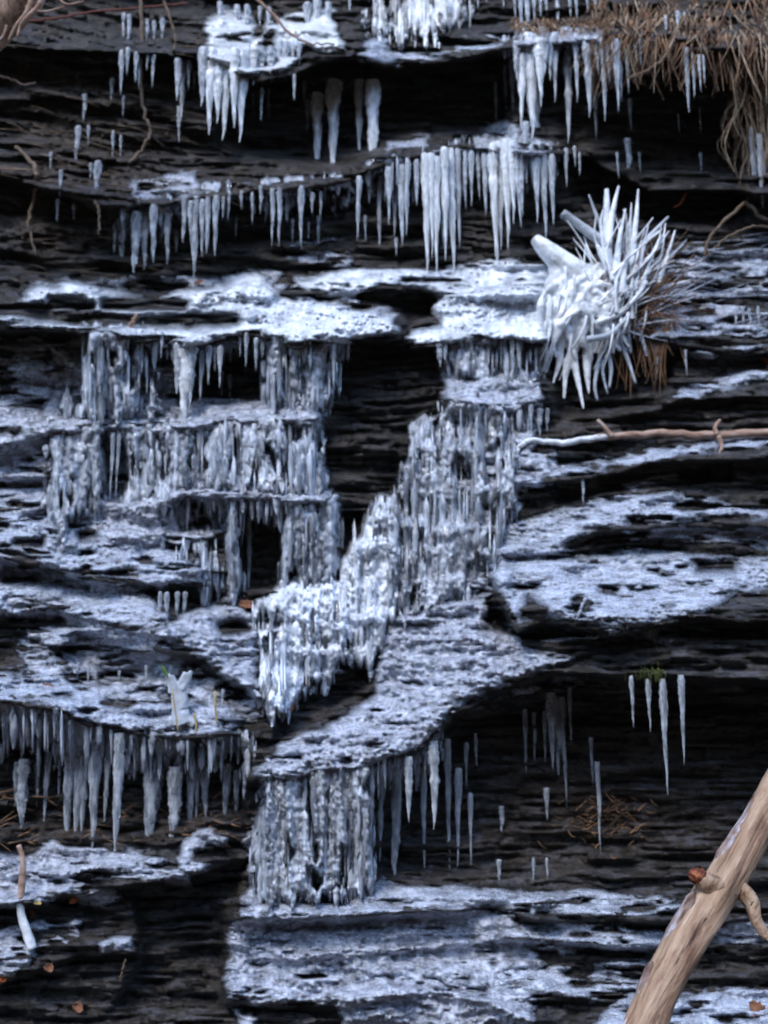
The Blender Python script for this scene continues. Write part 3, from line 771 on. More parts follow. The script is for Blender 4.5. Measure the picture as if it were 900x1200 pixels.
glaze("clear crust joining the bright apron and the diagonal slope", [[(440, 740), (500, 695), (560, 690), (575, 735), (500, 760), (445, 800)], [(296, 700), (400, 690), (400, 790), (300, 800)]], th=.05, dens=.2, seed=323, w=6, lump=9)
def fringe(label, *a, **k): return ice("ice_fringe", label, "ice fringe", *a, mode="curtain", mat=M_CURT, group="ragged fringes under the ice lips", **k)


frost("streaky grey frost fading out to the right along the bottom steps", [[(540, 1036), (620, 1044), (720, 1046), (720, 1066), (600, 1068), (540, 1060)], [(560, 1080), (700, 1084), (800, 1096), (800, 1112), (680, 1116), (560, 1112)], [(560, 1128), (700, 1134), (760, 1150), (700, 1172), (600, 1176), (560, 1160)]], th=.03, dens=.36, seed=359)
shelf("knobbly clear ice beads along the left flank of the bottom apron", [[(262, 1096), (280, 1084), (300, 1092), (296, 1120), (284, 1150), (292, 1168), (270, 1172), (258, 1150), (268, 1124)], [(276, 1050), (300, 1040), (310, 1056), (292, 1074)]], th=.07, dens=.15, seed=367, lump=12)
fringe("ragged drip fringe behind the lower left icicle row", [[(-30, 826), (50, 832), (100, 850), (200, 868), (268, 862), (300, 872), (296, 890), (268, 884), (200, 892), (100, 884), (50, 868), (-30, 860)]], th=.035, dens=.22, seed=371, rag=30, cols=1.5)
fringe("faint drip fringe under the brown band at upper left", [[(140, 246), (200, 240), (215, 228), (300, 220), (400, 212), (445, 196), (500, 182), (500, 190), (445, 206), (400, 222), (300, 230), (215, 240), (145, 262)]], th=.03, dens=.30, seed=373, rag=16, cols=.9)
fringe("broken drip fringe at the roots of the sharp upper right icicles", [[(596, 46), (700, 42), (770, 52), (768, 62), (700, 56), (596, 62)]], th=.03, dens=.25, seed=379, rag=26, cols=1.3)
fringe("broken drip fringe at the roots of the middle icicle row", [[(448, 200), (500, 184), (560, 168), (615, 170), (652, 180), (650, 192), (600, 188), (540, 190), (500, 198), (452, 214)]], th=.03, dens=.22, seed=383, rag=30, cols=1.4)
fringe("ragged drip fringe along the lip above the two black hollows", [[(170, 574), (240, 572), (330, 576), (392, 582), (394, 600), (372, 594), (352, 604), (330, 592), (300, 600), (282, 590), (262, 602), (240, 590), (215, 598), (196, 588), (172, 596)]], th=.035, dens=.14, seed=331, rag=16, cols=1.6)
fringe("ragged drip fringe along the lower lip of the diagonal slope", [[(304, 896), (370, 898), (440, 892), (480, 880), (510, 852), (522, 858), (500, 892), (470, 905), (430, 916), (370, 922), (310, 922)]], th=.035, dens=.16, seed=337, rag=14, cols=1.5)
fringe("ragged drip fringe below the second ice ledge at left", [[(60, 494), (150, 492), (240, 492), (310, 488), (378, 488), (380, 506), (340, 514), (300, 504), (240, 514), (190, 508), (130, 516), (62, 512)]], th=.035, dens=.15, seed=347, rag=16, cols=1.5)
fringe("ragged drip fringe under the bright upper left ledge", [[(96, 388), (190, 394), (215, 404), (270, 394), (345, 400), (410, 400), (410, 408), (345, 416), (300, 404), (240, 414), (200, 410), (96, 402)]], th=.035, dens=.2, seed=349, rag=14, cols=1.3)
fringe("short drip fringe under the lens shaped ledge on the tower", [[(520, 466), (560, 474), (600, 470), (634, 460), (636, 476), (600, 488), (560, 492), (524, 482)]], th=.035, dens=.15, seed=353, rag=14, cols=1.5)
glaze("clear glaze left of the bare branch tip", [[(560, 545), (640, 520), (660, 545), (610, 575), (590, 640), (565, 640)]], th=.03, dens=.34, seed=317, w=6)
frost("ragged rime beyond the left edge", [[(-330, 330), (-40, 360), (-40, 480), (-330, 500)], [(-330, 590), (-40, 600), (-40, 800), (-330, 760)]], th=.03, dens=.45, seed=257, step=3)
frost("ragged rime beyond the right edge", [[(940, 580), (1300, 600), (1300, 760), (940, 700)], [(940, 1150), (1300, 1160), (1300, 1220), (940, 1220)]], th=.03, dens=.40, seed=263, step=3)

# ------------------------------------------------------------------ icicles
def icicle_mesh(name, seed, mat, blunt=False, neck=False, seg=12, n=44):
    r0 = random.Random(seed)
    z = np.linspace(0, 1, n)
    prof = (1 - z ** 1.35) ** .72 * (.78 + .22 * (1 - z))
    if blunt: prof = (1 - z ** 2.2) ** .7 * (1 - .30 * z)
    prof = prof * (.80 + .20 * np.clip(z / .05, 0, 1))
    prof = prof * (1 + .16 * (vn(z * 13, 0 * z + seed, seed) - .5) * 2 + .12 * (vn(z * 30, 0 * z + seed, seed + 2) - .5) * 2)
    prof[-1] = .04 if not blunt else .25
    an = np.linspace(0, 2 * math.pi, seg, endpoint=False)
    wob = .5 * np.stack([fbm(z * 2.5, 0 * z, seed + 4, 3) - .5, fbm(z * 2.5, 0 * z, seed + 8, 3) - .5], -1) * z[:, None] * 1.6
    R = prof[:, None] * (1 + .10 * np.sin(z * 95 + seed)[:, None] * (1 - z[:, None])) * (1 + .42 * (fbm(np.cos(an)[None, :] * 1.1 + 0 * z[:, None], z[:, None] * 5 + np.sin(an)[None, :] * 1.1, seed + 12, 3) - .5) * 2)
    X = R * np.cos(an) + wob[:, 0:1]; Y = R * np.sin(an) * .8 + wob[:, 1:2]; Z = -z[:, None] + 0 * an
    V = np.stack([X, Y, Z], -1).reshape(-1, 3)
    F = []
    for i in range(n - 1):
        for j in range(seg):
            k = (j + 1) % seg
            F.append((i * seg + j, (i + 1) * seg + j, (i + 1) * seg + k, i * seg + k))
    F.append(tuple(range(seg))); F.append(tuple(range(n * seg - 1, n * seg - seg - 1, -1)))
    me = bpy.data.meshes.new(name); me.from_pydata([tuple(v) for v in V.tolist()], [], F)
    me.polygons.foreach_set("use_smooth", np.ones(len(me.polygons), bool)); me.update(); me.materials.append(mat)
    return me


PROT = {k: [icicle_mesh("icicle", 100 + 7 * i + q * 77, mt, bl, k == "c") for i in range(7)]
        for q, (k, mt, bl) in enumerate((("w", M_CICLE, False), ("c", M_CLEAR, False), ("b", M_CLEAR, True), ("s", M_BRIGHT, False), ("m", M_CLEAR, True)))}
ORD = "leftmost second third fourth fifth sixth seventh eighth ninth tenth eleventh twelfth thirteenth fourteenth fifteenth sixteenth seventeenth eighteenth nineteenth twentieth".split()
N_ICE = 0


def icicles(rows, adj, where, group, style="w", lean=0.0, named=None):
    """rows: (x, top, bottom, width[, style]) traced in the photo's units; each one is its own object"""
    global N_ICE
    rows = sorted(rows)
    for q, r in enumerate(rows):
        x, y0, y1, w = r[:4]; y0 += rng.uniform(-4, 3); st = r[4] if len(r) > 4 else style
        yy = np.linspace(y0 - 9, y0 + 3, 7)
        d = float(Dat(np.full(7, x), yy).max())
        Yt = YB - d
        rad = w / 2 * Yt / FPX * (.84 if st == 'c' else .9 if st == 'm' else 1.0) * (1 if y1 - y0 > 35 else .85)
        yy = np.linspace(y0, y0 + .75 * (y1 - y0), 9)
        Yr = float((YB - Dat(np.full(9, x), yy)).min())
        Yc = min(Yt + rad * .3, Yr - .35 * rad)
        Yc = max(Yc, Yt - .12)
        top = place(x, y0 - 3, Yc); bot = place(x, y1, Yc)
        L = float(top[2] - bot[2])
        o = bpy.data.objects.new("icicle", PROT[st][rng.randrange(7)]); COL.objects.link(o)
        o.location = Vector([float(t) for t in top]); o.scale = (rad, rad, L)
        o.rotation_euler = (0, math.radians(lean + rng.uniform(-1, 1)), 0)
        if named and q in named: lab = named[q]
        elif len(rows) == 1: lab = f"{adj} icicle {where}"
        elif q == len(rows) - 1: lab = f"rightmost {adj} icicle {where}"
        elif q == 0: lab = f"leftmost {adj} icicle {where}"
        else: lab = f"{ORD[q]} {adj} icicle from left {where}"
        tag(o, lab, "icicle", group); N_ICE += 1


icicles([(590, -12, 12, 6), (603, -12, 22, 6), (610, -12, 40, 8), (617, -12, 48, 8), (625, -12, 28, 7), (633, -12, 20, 7), (640, -12, 18, 7), (652, -12, 38, 8), (668, -12, 20, 8), (675, -12, 22, 7), (688, -12, 15, 7), (697, -12, 22, 7), (712, -12, 15, 7), (560, -12, 10, 6), (570, -12, 8, 5)],
        "thin", "along the very top right of centre", "icicles along the top edge")
icicles([(780, 20, 38, 6), (794, 18, 42, 8), (802, 20, 32, 5)], "short", "inside the dead grass bank", "icicles in the grass bank")
icicles([(620, 42, 165, 22, "s"), (631, 50, 125, 15, "s"), (625, 90, 238, 16, "s"), (605, 55, 95, 11), (600, 70, 130, 9), (592, 82, 140, 7), (611, 65, 152, 12, "s"), (637, 52, 88, 13), (643, 58, 95, 9), (581, 100, 150, 5), (616, 150, 215, 10)],
        "white", "in the tall bundle under the grass", "tall bundle of icicles")
icicles([(649, 42, 120, 10), (665, 66, 168, 13), (674, 45, 120, 9), (687, 46, 138, 14), (697, 88, 163, 9), (699, 50, 88, 8), (706, 50, 142, 10), (712, 50, 98, 7), (721, 50, 130, 10), (727, 55, 118, 6), (734, 58, 110, 6), (738, 118, 152, 7), (745, 52, 75, 5), (750, 52, 78, 5), (760, 55, 84, 5)],
        "sharp", "in the row under the dead grass fringe", "row of sharp icicles at upper right")
icicles([(804, 60, 132, 8), (812, 63, 115, 6), (819, 66, 108, 5), (824, 68, 98, 5), (837, 78, 110, 6), (846, 88, 108, 4)], "slender", "below the edge of the root bank", "slender icicles under the root bank")
icicles([(723, 185, 210, 5), (736, 170, 214, 10), (749, 180, 203, 5), (795, 135, 157, 5), (820, 130, 160, 5), (821, 183, 205, 6)], "stubby", "on the dark rock above the iced grass tuft", "stray icicles above the tuft", "c")
icicles([(880, 150, 232, 9), (889, 162, 244, 9), (884, 178, 218, 7), (894, 180, 215, 6)], "clustered", "below the roots at the right edge", "icicles below the roots")
icicles([(345, 88, 118, 6), (357, 98, 120, 6), (361, 122, 157, 6), (372, 112, 215, 16, "s"), (391, 95, 217, 19, "s"), (421, 98, 196, 12, "s"), (437, 98, 226, 18, "s")], "free hanging", "in the dark overhang",
        "icicles in the dark overhang", named={3: "left one of the first long white pair in the dark overhang", 4: "right thicker one of the first long white pair in the dark overhang", 5: "thin left one of the second long white pair in the dark overhang", 6: "thick right one of the second white pair in the dark overhang"})
icicles([(297, 110, 135, 5), (307, 108, 142, 6), (315, 110, 140, 6)], "dim", "right of the big white fringe", "dim icicles beside the white fringe", "c")
icicles([(239, 58, 125, 15), (248, 62, 158, 17, "s"), (257, 66, 145, 16, "s"), (266, 66, 165, 17, "s"), (275, 62, 150, 15, "s"), (283, 62, 168, 16, "s"), (290, 60, 112, 12, "s"), (298, 62, 100, 13, "s"), (307, 58, 97, 13), (318, 56, 97, 13), (328, 55, 94, 11), (335, 52, 95, 10), (343, 50, 84, 9), (351, 46, 84, 8)],
        "stout white", "in the big white fringe at upper left", "big white fringe of icicles")
icicles([(258, 8, 35, 9), (278, 10, 48, 11), (290, 12, 45, 9), (305, 12, 30, 8), (315, 12, 42, 8), (360, 4, 45, 10), (372, 2, 48, 12), (385, 4, 50, 10), (410, -12, 20, 6)],
        "milky", "on top of the white draped ledge", "milky icicles over the white ledge")
icicles([(209, 75, 118, 10), (216, 73, 143, 10), (222, 73, 105, 7), (228, 88, 110, 5), (210, 128, 168, 6)], "faint", "left of the big white fringe", "faint icicles left of the fringe")
icicles([(145, 22, 50, 8), (152, 22, 56, 8), (173, 25, 50, 8), (181, 28, 50, 8), (191, 28, 50, 9)], "short upper", "around the hanging vine top", "short icicles by the vine", "c")
icicles([(143, 60, 112, 9), (132, 95, 122, 8), (150, 60, 88, 8), (160, 62, 97, 9), (164, 70, 105, 7), (173, 65, 83, 6), (180, 66, 103, 7), (145, 118, 137, 5)], "grey", "beside the middle of the hanging vine", "grey icicles beside the vine", "c")
icicles([(100, 112, 143, 9), (92, 150, 196, 9), (104, 153, 173, 6), (133, 158, 190, 6), (142, 165, 190, 5)], "lone", "on dark layers left of the vine foot", "stray icicles left of the vine", "c")
icicles([(115, 195, 240, 12), (107, 195, 210, 7), (72, 205, 230, 7), (68, 235, 260, 6), (60, 185, 200, 6), (87, 245, 258, 5)], "small dull", "near the root at the left edge", "small dull icicles near the root", "c")
icicles([(135, 266, 297, 7), (144, 262, 307, 13), (160, 254, 320, 15), (171, 257, 316, 12), (181, 245, 307, 12), (190, 253, 284, 8), (197, 254, 309, 10), (207, 272, 297, 6)],
        "blunt", "in the left group over the bright ledge", "left group of icicles over the bright ledge", "m")
icicles([(217, 236, 284, 9), (224, 238, 282, 8), (230, 234, 325, 12), (238, 236, 300, 9), (244, 232, 297, 8), (254, 236, 299, 10), (262, 232, 256, 6), (269, 230, 250, 5), (283, 228, 246, 6), (277, 260, 280, 4)],
        "glassy", "in the right group over the bright ledge", "right group of icicles over the bright ledge", "m")
icicles([(296, 232, 263, 6), (306, 224, 251, 7), (312, 240, 263, 5), (320, 225, 288, 8), (328, 225, 289, 8), (337, 232, 261, 8), (343, 264, 286, 6), (353, 224, 289, 10), (362, 264, 281, 5), (366, 230, 251, 8), (373, 254, 288, 8), (376, 230, 256, 6), (393, 230, 256, 6)],
        "small", "in the fine row under the brown band", "fine row of icicles under the brown band", "c")
icicles([(421, 213, 282, 8), (428, 254, 284, 5), (445, 208, 298, 8), (456, 203, 263, 9), (463, 202, 278, 10), (471, 198, 287, 13), (478, 193, 276, 8), (488, 188, 241, 8), (464, 282, 300, 5)],
        "pointed", "at the left end of the middle row", "left part of the middle row of icicles")
icicles([(498, 188, 326, 13, "s"), (505, 186, 302, 10, "s"), (511, 188, 323, 11, "s"), (517, 230, 292, 7), (520, 178, 305, 12, "s"), (527, 178, 326, 14, "s"), (536, 180, 290, 10), (545, 178, 246, 6), (552, 180, 242, 7), (560, 178, 234, 7)],
        "long", "in the centre of the middle row", "central part of the middle row of icicles")
icicles([(568, 180, 252, 9), (577, 172, 318, 15, "s"), (585, 168, 292, 14, "s"), (593, 166, 292, 15, "s"), (600, 166, 262, 13, "s"), (606, 178, 267, 10), (611, 183, 254, 8)],
        "thick", "in the dense right bunch of the middle row", "dense right bunch of icicles")
icicles([(628, 188, 262, 9), (636, 186, 280, 11), (646, 186, 264, 10), (663, 178, 219, 6), (673, 174, 196, 5), (679, 184, 206, 5)], "tapering", "directly above the iced grass tuft", "icicles above the iced tuft")
icicles([(210, 404, 462, 14), (217, 404, 500, 24, "s"), (226, 406, 478, 13), (237, 412, 470, 8), (245, 411, 451, 7), (252, 411, 436, 6), (258, 409, 455, 7)], "dripping", "under the wavy lip of the upper left ledge", "icicles under the wavy lip", "w",
        named={1: "thick bright ice column reaching down from the wavy lip at left"})
icicles([(282, 392, 418, 6), (289, 393, 430, 7), (300, 398, 435, 7), (260, 438, 467, 7), (270, 442, 469, 9), (190, 396, 420, 6), (193, 440, 467, 7), (180, 440, 462, 5)], "little", "in the shadowed recess below the upper ledge", "little icicles in the recess", "c")
icicles([(515, 400, 430, 10), (522, 402, 424, 7), (591, 396, 437, 6), (600, 396, 437, 7), (608, 396, 437, 7)], "stumpy", "beneath the knobbly middle ledge", "stumpy icicles under the knobbly ledge", "b")
icicles([(133, 508, 586, 6), (140, 510, 585, 6)], "threadlike", "in the black slot of the left block", "threadlike icicles in the slot", "c")
icicles([(292, 606, 697, 9, "w"), (285, 600, 640, 5)], "lone pale", "in the right black hollow", "icicles in the right black hollow", "c")
icicles([(188, 700, 735, 6), (196, 698, 734, 8), (208, 698, 732, 7), (217, 698, 730, 8)], "short hanging", "in the slot beside the glassy slope", "icicles in the slot beside the glassy slope", "c")
icicles([(553, 500, 582, 12), (562, 505, 580, 12, "w"), (586, 538, 583, 9), (594, 540, 580, 7), (622, 478, 508, 8), (632, 480, 512, 12), (641, 480, 508, 9)], "translucent", "on the tumbling tower and beside the branch tip", "icicles on the tower", "c")
icicles([(252, 812, 842, 5), (261, 812, 842, 5), (92, 782, 800, 5), (104, 786, 806, 5), (140, 786, 800, 5), (172, 782, 806, 7)], "tiny", "in the hollows above the lower left ledge", "tiny icicles above the lower left ledge", "c")
icicles([(20, 895, 945, 7), (28, 890, 970, 18), (46, 876, 945, 7), (57, 886, 962, 9), (72, 860, 942, 8), (83, 866, 993, 17), (93, 868, 990, 13), (101, 864, 980, 14), (115, 866, 1000, 17), (127, 868, 962, 9), (140, 864, 997, 15)],
        "clear upright", "in the left half of the lower left row", "left half of the lower left icicle row", "m")
icicles([(178, 884, 1000, 22), (186, 882, 960, 18), (205, 900, 1010, 19), (224, 892, 972, 13), (232, 892, 966, 10), (241, 892, 964, 13), (266, 898, 967, 12), (278, 903, 964, 10), (287, 900, 936, 7)],
        "clear stout", "in the right half of the lower left row", "right half of the lower left icicle row", "m")
icicles([(447, 912, 1010, 10), (450, 885, 916, 5), (465, 905, 1037, 14, "b"), (479, 890, 964, 11), (496, 898, 1032, 8), (508, 872, 972, 15), (524, 872, 1020, 9), (537, 900, 1016, 9), (546, 872, 922, 5), (551, 930, 1014, 6), (557, 866, 907, 5)],
        "wet", "right of the fluted columns", "icicles right of the fluted columns", "w")
icicles([(615, 834, 910, 7), (626, 840, 897, 6), (638, 836, 893, 7), (645, 818, 902, 15), (653, 820, 917, 13), (658, 822, 947, 9), (667, 808, 872, 6)], "streaked", "under the right tip of the diagonal slope", "icicles under the tip of the diagonal slope", "c")
icicles([(585, 1012, 1038, 8), (588, 948, 982, 9), (640, 928, 962, 8), (641, 1006, 1042, 5), (625, 1012, 1040, 5)], "blurred little", "low on the dark wall above the bottom ledge", "little icicles low on the dark wall", "c")
icicles([(740, 797, 853, 7), (759, 800, 858, 8), (776, 800, 932, 11), (798, 795, 897, 9)], "isolated", "below the mossy spot on the right wall", "isolated icicles below the mossy spot", "c")
icicles([(692, 866, 922, 6), (700, 896, 1000, 7)], "hair thin", "over the brown rock patch", "hair thin icicles over the brown patch", "c")
icicles([(683, 562, 592, 6), (768, 408, 444, 9), (803, 413, 442, 5), (862, 366, 392, 6), (870, 366, 394, 6), (878, 366, 392, 6), (888, 362, 392, 6)], "scattered", "on the right wall between tuft and mound", "scattered icicles on the right wall", "c")
icicles([(340, 805, 838, 9), (332, 808, 842, 9), (322, 806, 838, 9), (312, 805, 832, 9)], "fringe", "at the tip of the bright apron", "fringe at the tip of the apron", "w")

# ------------------------------------------------------------------ branches and twigs
def Yat(x, y, off=0.0): return YB - float(Dat([x], [y])[0]) - off


def stick(name, label, cat, pts, rpx, mat, off=.04, Y=None, lump=.15, n=30, seg=8, seed=1, group=None, flat=False):
    """a twig traced by points; it runs in front of the rock it hangs on"""
    if Y is None:
        ys = [Yat(x, y) for x, y in pts]
        Y = [min(ys) - off] * len(pts) if not flat else [min(v, np.mean(ys)) - off for v in ys]
    elif not hasattr(Y, "__len__"): Y = [Y] * len(pts)
    W = np.array([place(x, y, q) for (x, y), q in zip(pts, Y)])
    C = curve_pts(W, n)
    C[1:-1] += .004 * np.random.RandomState(seed).randn(n - 2, 3) * min(1, np.max(rpx) / 3)
    rp = np.interp(np.linspace(0, 1, n), np.linspace(0, 1, len(np.atleast_1d(rpx))), np.atleast_1d(rpx))
    yy = np.interp(np.linspace(0, 1, n), np.linspace(0, 1, len(Y)), Y)
    mb = MB().tube(C, rp * yy / FPX, seg, lump, seed)
    o = link(name, mb.mesh(name, mat))
    if cat: recenter(o); tag(o, label, cat, group)
    return o


def child_keep(parent, ch):
    """parent a mesh whose vertices are in world units under an Empty/object with a location"""
    ch.parent = parent; ch.matrix_parent_inverse = Matrix.Translation(-Vector(parent.location))


stick("vine", "brown vine hanging from the top edge with a hooked lower end", "vine",
      [(165, -25), (166, 40), (166, 100), (170, 135), (176, 155), (168, 172), (152, 192)], [2.6, 2.2, 1.9, 2.2], M_TWIG, .03, seed=3, n=40)
stick("twig", "reddish twig running right from the pale log at top left", "twig", [(22, 26), (60, 22), (110, 14), (165, 9), (220, 4)], [1.6, 1.2], M_RED, .05, seed=4)
stick("twig", "tan twig curving across the white draped ice at the top", "twig", [(292, -8), (318, 14), (338, 38), (362, 50), (392, 52)], [2.2, 1.6, 1.0], M_BRANCH, .06, seed=5)
stick("twig", "short thin twig right of the hanging vine", "twig", [(188, -10), (198, 18), (205, 40), (204, 60)], [1.8, 1.4], M_TWIG, .04, seed=6)
stick("root", "pale root creeping down the rock at the left edge", "root", [(18, 172), (36, 190), (44, 205), (40, 232), (34, 262), (42, 300)], [2.0, 3.0, 2.2, 1.4], M_TWIG, .02, seed=7, flat=True)
stick("root", "thin side root left of the pale creeping root", "root", [(42, 232), (34, 255), (26, 280)], [1.6, 1.0], M_TWIG, .02, seed=8, flat=True)
stick("twig", "short pale twig poking in from the left at eye height of the vine", "twig", [(-10, 88), (12, 92), (28, 99), (42, 97)], [1.4, 1.0], M_BRANCH, .04, seed=9)
stick("twig", "straight pale straw at the left edge beside the root", "twig", [(-10, 198), (10, 198), (32, 199)], [1.2, .9], M_BRANCH, .04, seed=10)
stick("twig", "bent brown stub hanging under the small dull icicle", "twig", [(111, 236), (116, 247), (116, 275)], [2.0, 1.4], M_TWIG, .03, seed=11)
stick("twig", "short straw stuck in the slot of the upper ice ledge", "twig", [(151, 386), (156, 377), (161, 368)], [2.4, 1.8], M_BRANCH, .05, seed=12)
stick("twig", "pale bare stick rising from the right mound", "twig", [(676, 726), (682, 710), (688, 698)], [1.6, 1.6], M_FROST, .04, seed=13)
stick("twig", "brown branch slanting through the sharp icicle row at upper right", "twig", [(738, 92), (765, 80), (785, 62), (790, 48)], [3.2, 2.6, 2], M_TWIG, .04, seed=14)
stick("twig", "forked bare twig arching at the right edge above the frosty layers", "twig", [(826, 300), (832, 278), (850, 258), (874, 238), (892, 254), (920, 262)], [1.8, 2.4, 2.6], M_TWIG, .05, seed=15)
stick("twig", "thin bare twig below the arching forked one", "twig", [(828, 300), (850, 280), (880, 266), (915, 268)], [1.2, 1.8], M_TWIG, .05, seed=16)
stick("twig", "small stalk lying on black rock at the bottom left", "twig", [(140, 1150), (144, 1136), (147, 1124)], [1.0, .8], M_TWIG, .02, seed=17)
stick("twig", "small orange twig tip above the iced grass tuft", "twig", [(790, 243), (799, 236), (803, 226)], [1.0, 1.5], M_LEAF, .03, seed=18)

# bare branch with side twigs
br = bpy.data.objects.new("branch", None); COL.objects.link(br)
bpts = [(604, 530), (612, 521), (626, 516), (660, 519), (712, 512), (770, 508), (840, 510), (960, 504)]
by = min(Yat(x, y) for x, y in bpts) - .05
br.location = Vector(place(604, 530, by).tolist())
tag(br, "long bare branch lying level across the right side with a whitened tip", "branch")
W = curve_pts(np.array([place(x, y, by - .0 + .05 * (x - 600) / 360) for x, y in bpts]), 60)
W[1:-1] += .0025 * np.random.RandomState(2).randn(58, 3)
k = 34
child_keep(br, link("frosted_tip", MB().tube(W[:k + 1], np.linspace(2.8, 4.2, k + 1) * by / FPX, 10, .18, 4).mesh("frosted_tip", M_WHITE)))
child_keep(br, link("stem", MB().tube(W[k - 6:], np.linspace(4.0, 5.4, len(W) - k + 6) * .98 * by / FPX, 10, .2, 4).mesh("stem", M_BRANCH)))
for a in ([(718, 512), (710, 502), (700, 492)], [(840, 510), (838, 500), (844, 492)], [(842, 510), (846, 524), (842, 532)]):
    w = curve_pts(np.array([place(x, y, by - .005) for x, y in a]), 10)
    child_keep(br, link("side_twig", MB().tube(w, np.linspace(3.2, 1.8, 10) * by / FPX, 7, .2, 3).mesh("side_twig", M_BRANCH)))

# leaning log, close to the viewer
lg = bpy.data.objects.new("log", None); COL.objects.link(lg)
LP = [(700, 1330, 2.25), (753, 1210, 2.33), (786, 1135, 2.4), (830, 1060, 2.47), (866, 1005, 2.53), (904, 940, 2.6), (972, 810, 2.75), (1062, 640, 3.05), (1180, 425, 3.55)]
W = curve_pts(np.array([place(x, y, q) for x, y, q in LP]), 120)
pxr = np.interp(np.linspace(0, 1.34, 120), [0, .18, .36, .55, .62, .75, 1, 1.34], [34, 31, 31, 31, 31, 27, 24, 18])
rad = pxr * np.linspace(2.25, 2.95, 120) / FPX * .68
lg.location = Vector(W[0].tolist())
tag(lg, "pale bare log leaning across the lower right corner with broken side stubs", "log")
axis_dir = (W[-1] - W[0]) / np.linalg.norm(W[-1] - W[0])
body = link("trunk", MB().tube(W, rad, 48, .16, 11).mesh("trunk", M_LOG))
# orient the material's grain with the log: object frame aligned to the axis
rotq = Vector((0, 0, 1)).rotation_difference(Vector(axis_dir.tolist()))


def align(o, origin):
    M = Matrix.Translation(Vector(origin)) @ rotq.to_matrix().to_4x4()
    o.data.transform(M.inverted()); o.matrix_world = M
    return M


M = align(body, W[0].tolist()); body.parent = lg; body.matrix_parent_inverse = Matrix.Translation(-Vector(lg.location)); body.matrix_basis = M


def part_of_log(o):
    M = align(o, W[0].tolist()); o.parent = lg; o.matrix_parent_inverse = Matrix.Translation(-Vector(lg.location)); o.matrix_basis = M
    return o


s1 = curve_pts(np.array([place(850, 1048, 2.48), place(836, 1039, 2.46), place(826, 1033, 2.45), place(818, 1029, 2.45)]), 14)
part_of_log(link("branch_stub", MB().tube(s1, np.linspace(15, 8.2, 14) * 2.45 / FPX, 14, .35, 5).mesh("branch_stub", M_LOG)))
s1b = curve_pts(np.array([place(822, 1031, 2.448), place(815, 1027, 2.445), place(808, 1023, 2.44)]), 10)
o = part_of_log(link("stub_end", MB().tube(s1b, np.array([7.6, 8.0, 7.0, 8.4, 6.4, 7.6, 5.6, 6.0, 3.6, 2.2]) * 2.44 / FPX, 18, 1.3, 6).mesh("stub_end", M_STUB))); o["label"] = "rotten orange end of the stub"
s2 = curve_pts(np.array([place(866, 1040, 2.49), place(879, 1056, 2.47), place(885, 1078, 2.46), place(897, 1095, 2.45), place(906, 1102, 2.45)]), 22)
part_of_log(link("side_branch", MB().tube(s2, np.linspace(10, 3.6, 22) * 2.46 / FPX, 12, .3, 7).mesh("side_branch", M_LOG)))
# flakes of frosted bark along the upper left flank
def bark(i0, i1, a0, a1, seed, name="bark"):
    ii = np.arange(i0, i1); nv = 26
    tg = np.gradient(W, axis=0); tg /= np.linalg.norm(tg, axis=1)[:, None]
    back = np.array([0, -1.0, 0])
    V = []
    for i in ii:
        side = np.cross(tg[i], back); side /= np.linalg.norm(side); fr = np.cross(side, tg[i])
        t = (i - i0) / max(len(ii) - 1, 1)
        wv = .35 * (fbm(np.array([i / 4.0]), np.array([seed * 1.7]), seed, 3)[0] - .5) * 2
        e = math.sin(math.pi * min(max(t, .0), 1)) ** .45
        lo = (a0 + a1) / 2 - (a1 - a0) / 2 * e + wv * e * .6; hi = (a0 + a1) / 2 + (a1 - a0) / 2 * e + wv * e
        for j in range(nv):
            u = j / (nv - 1); an = math.radians(lo * 57.3 * (1 - u) + hi * 57.3 * u)
            rim = min(1, 6 * min(u, 1 - u)) * min(1, 8 * min(t, 1 - t))
            h = rad[i] * (1 + (.10 * rim - .07 * (1 - rim)) + .10 * rim * (fbm(np.array([i / 2.5]), np.array([j / 4.0]), seed + 3, 3)[0] - .5))
            V.append(W[i] + h * (-side * math.cos(an) * SGN + fr * math.sin(an)))
    F = grid_faces(nv, len(ii))
    me = mesh_from(name, np.array(V), F, M_BARK)
    bm = bmesh.new(); bm.from_mesh(me); bmesh.ops.recalc_face_normals(bm, faces=bm.faces); bm.to_mesh(me); bm.free()
    o = link(name, me); md = o.modifiers.new("s", "SOLIDIFY"); md.thickness = .004
    return part_of_log(o)


SGN = 1.0
tg0 = W[45] - W[44]; sd0 = np.cross(tg0, [0, -1.0, 0]);
if (-sd0 * SGN)[0] > 0: SGN = -1.0
bark(54, 78, -.5, .45, 3); bark(33, 46, -.5, .5, 8); bark(20, 30, -.5, .35, 23); bark(4, 17, -.5, .3, 15)

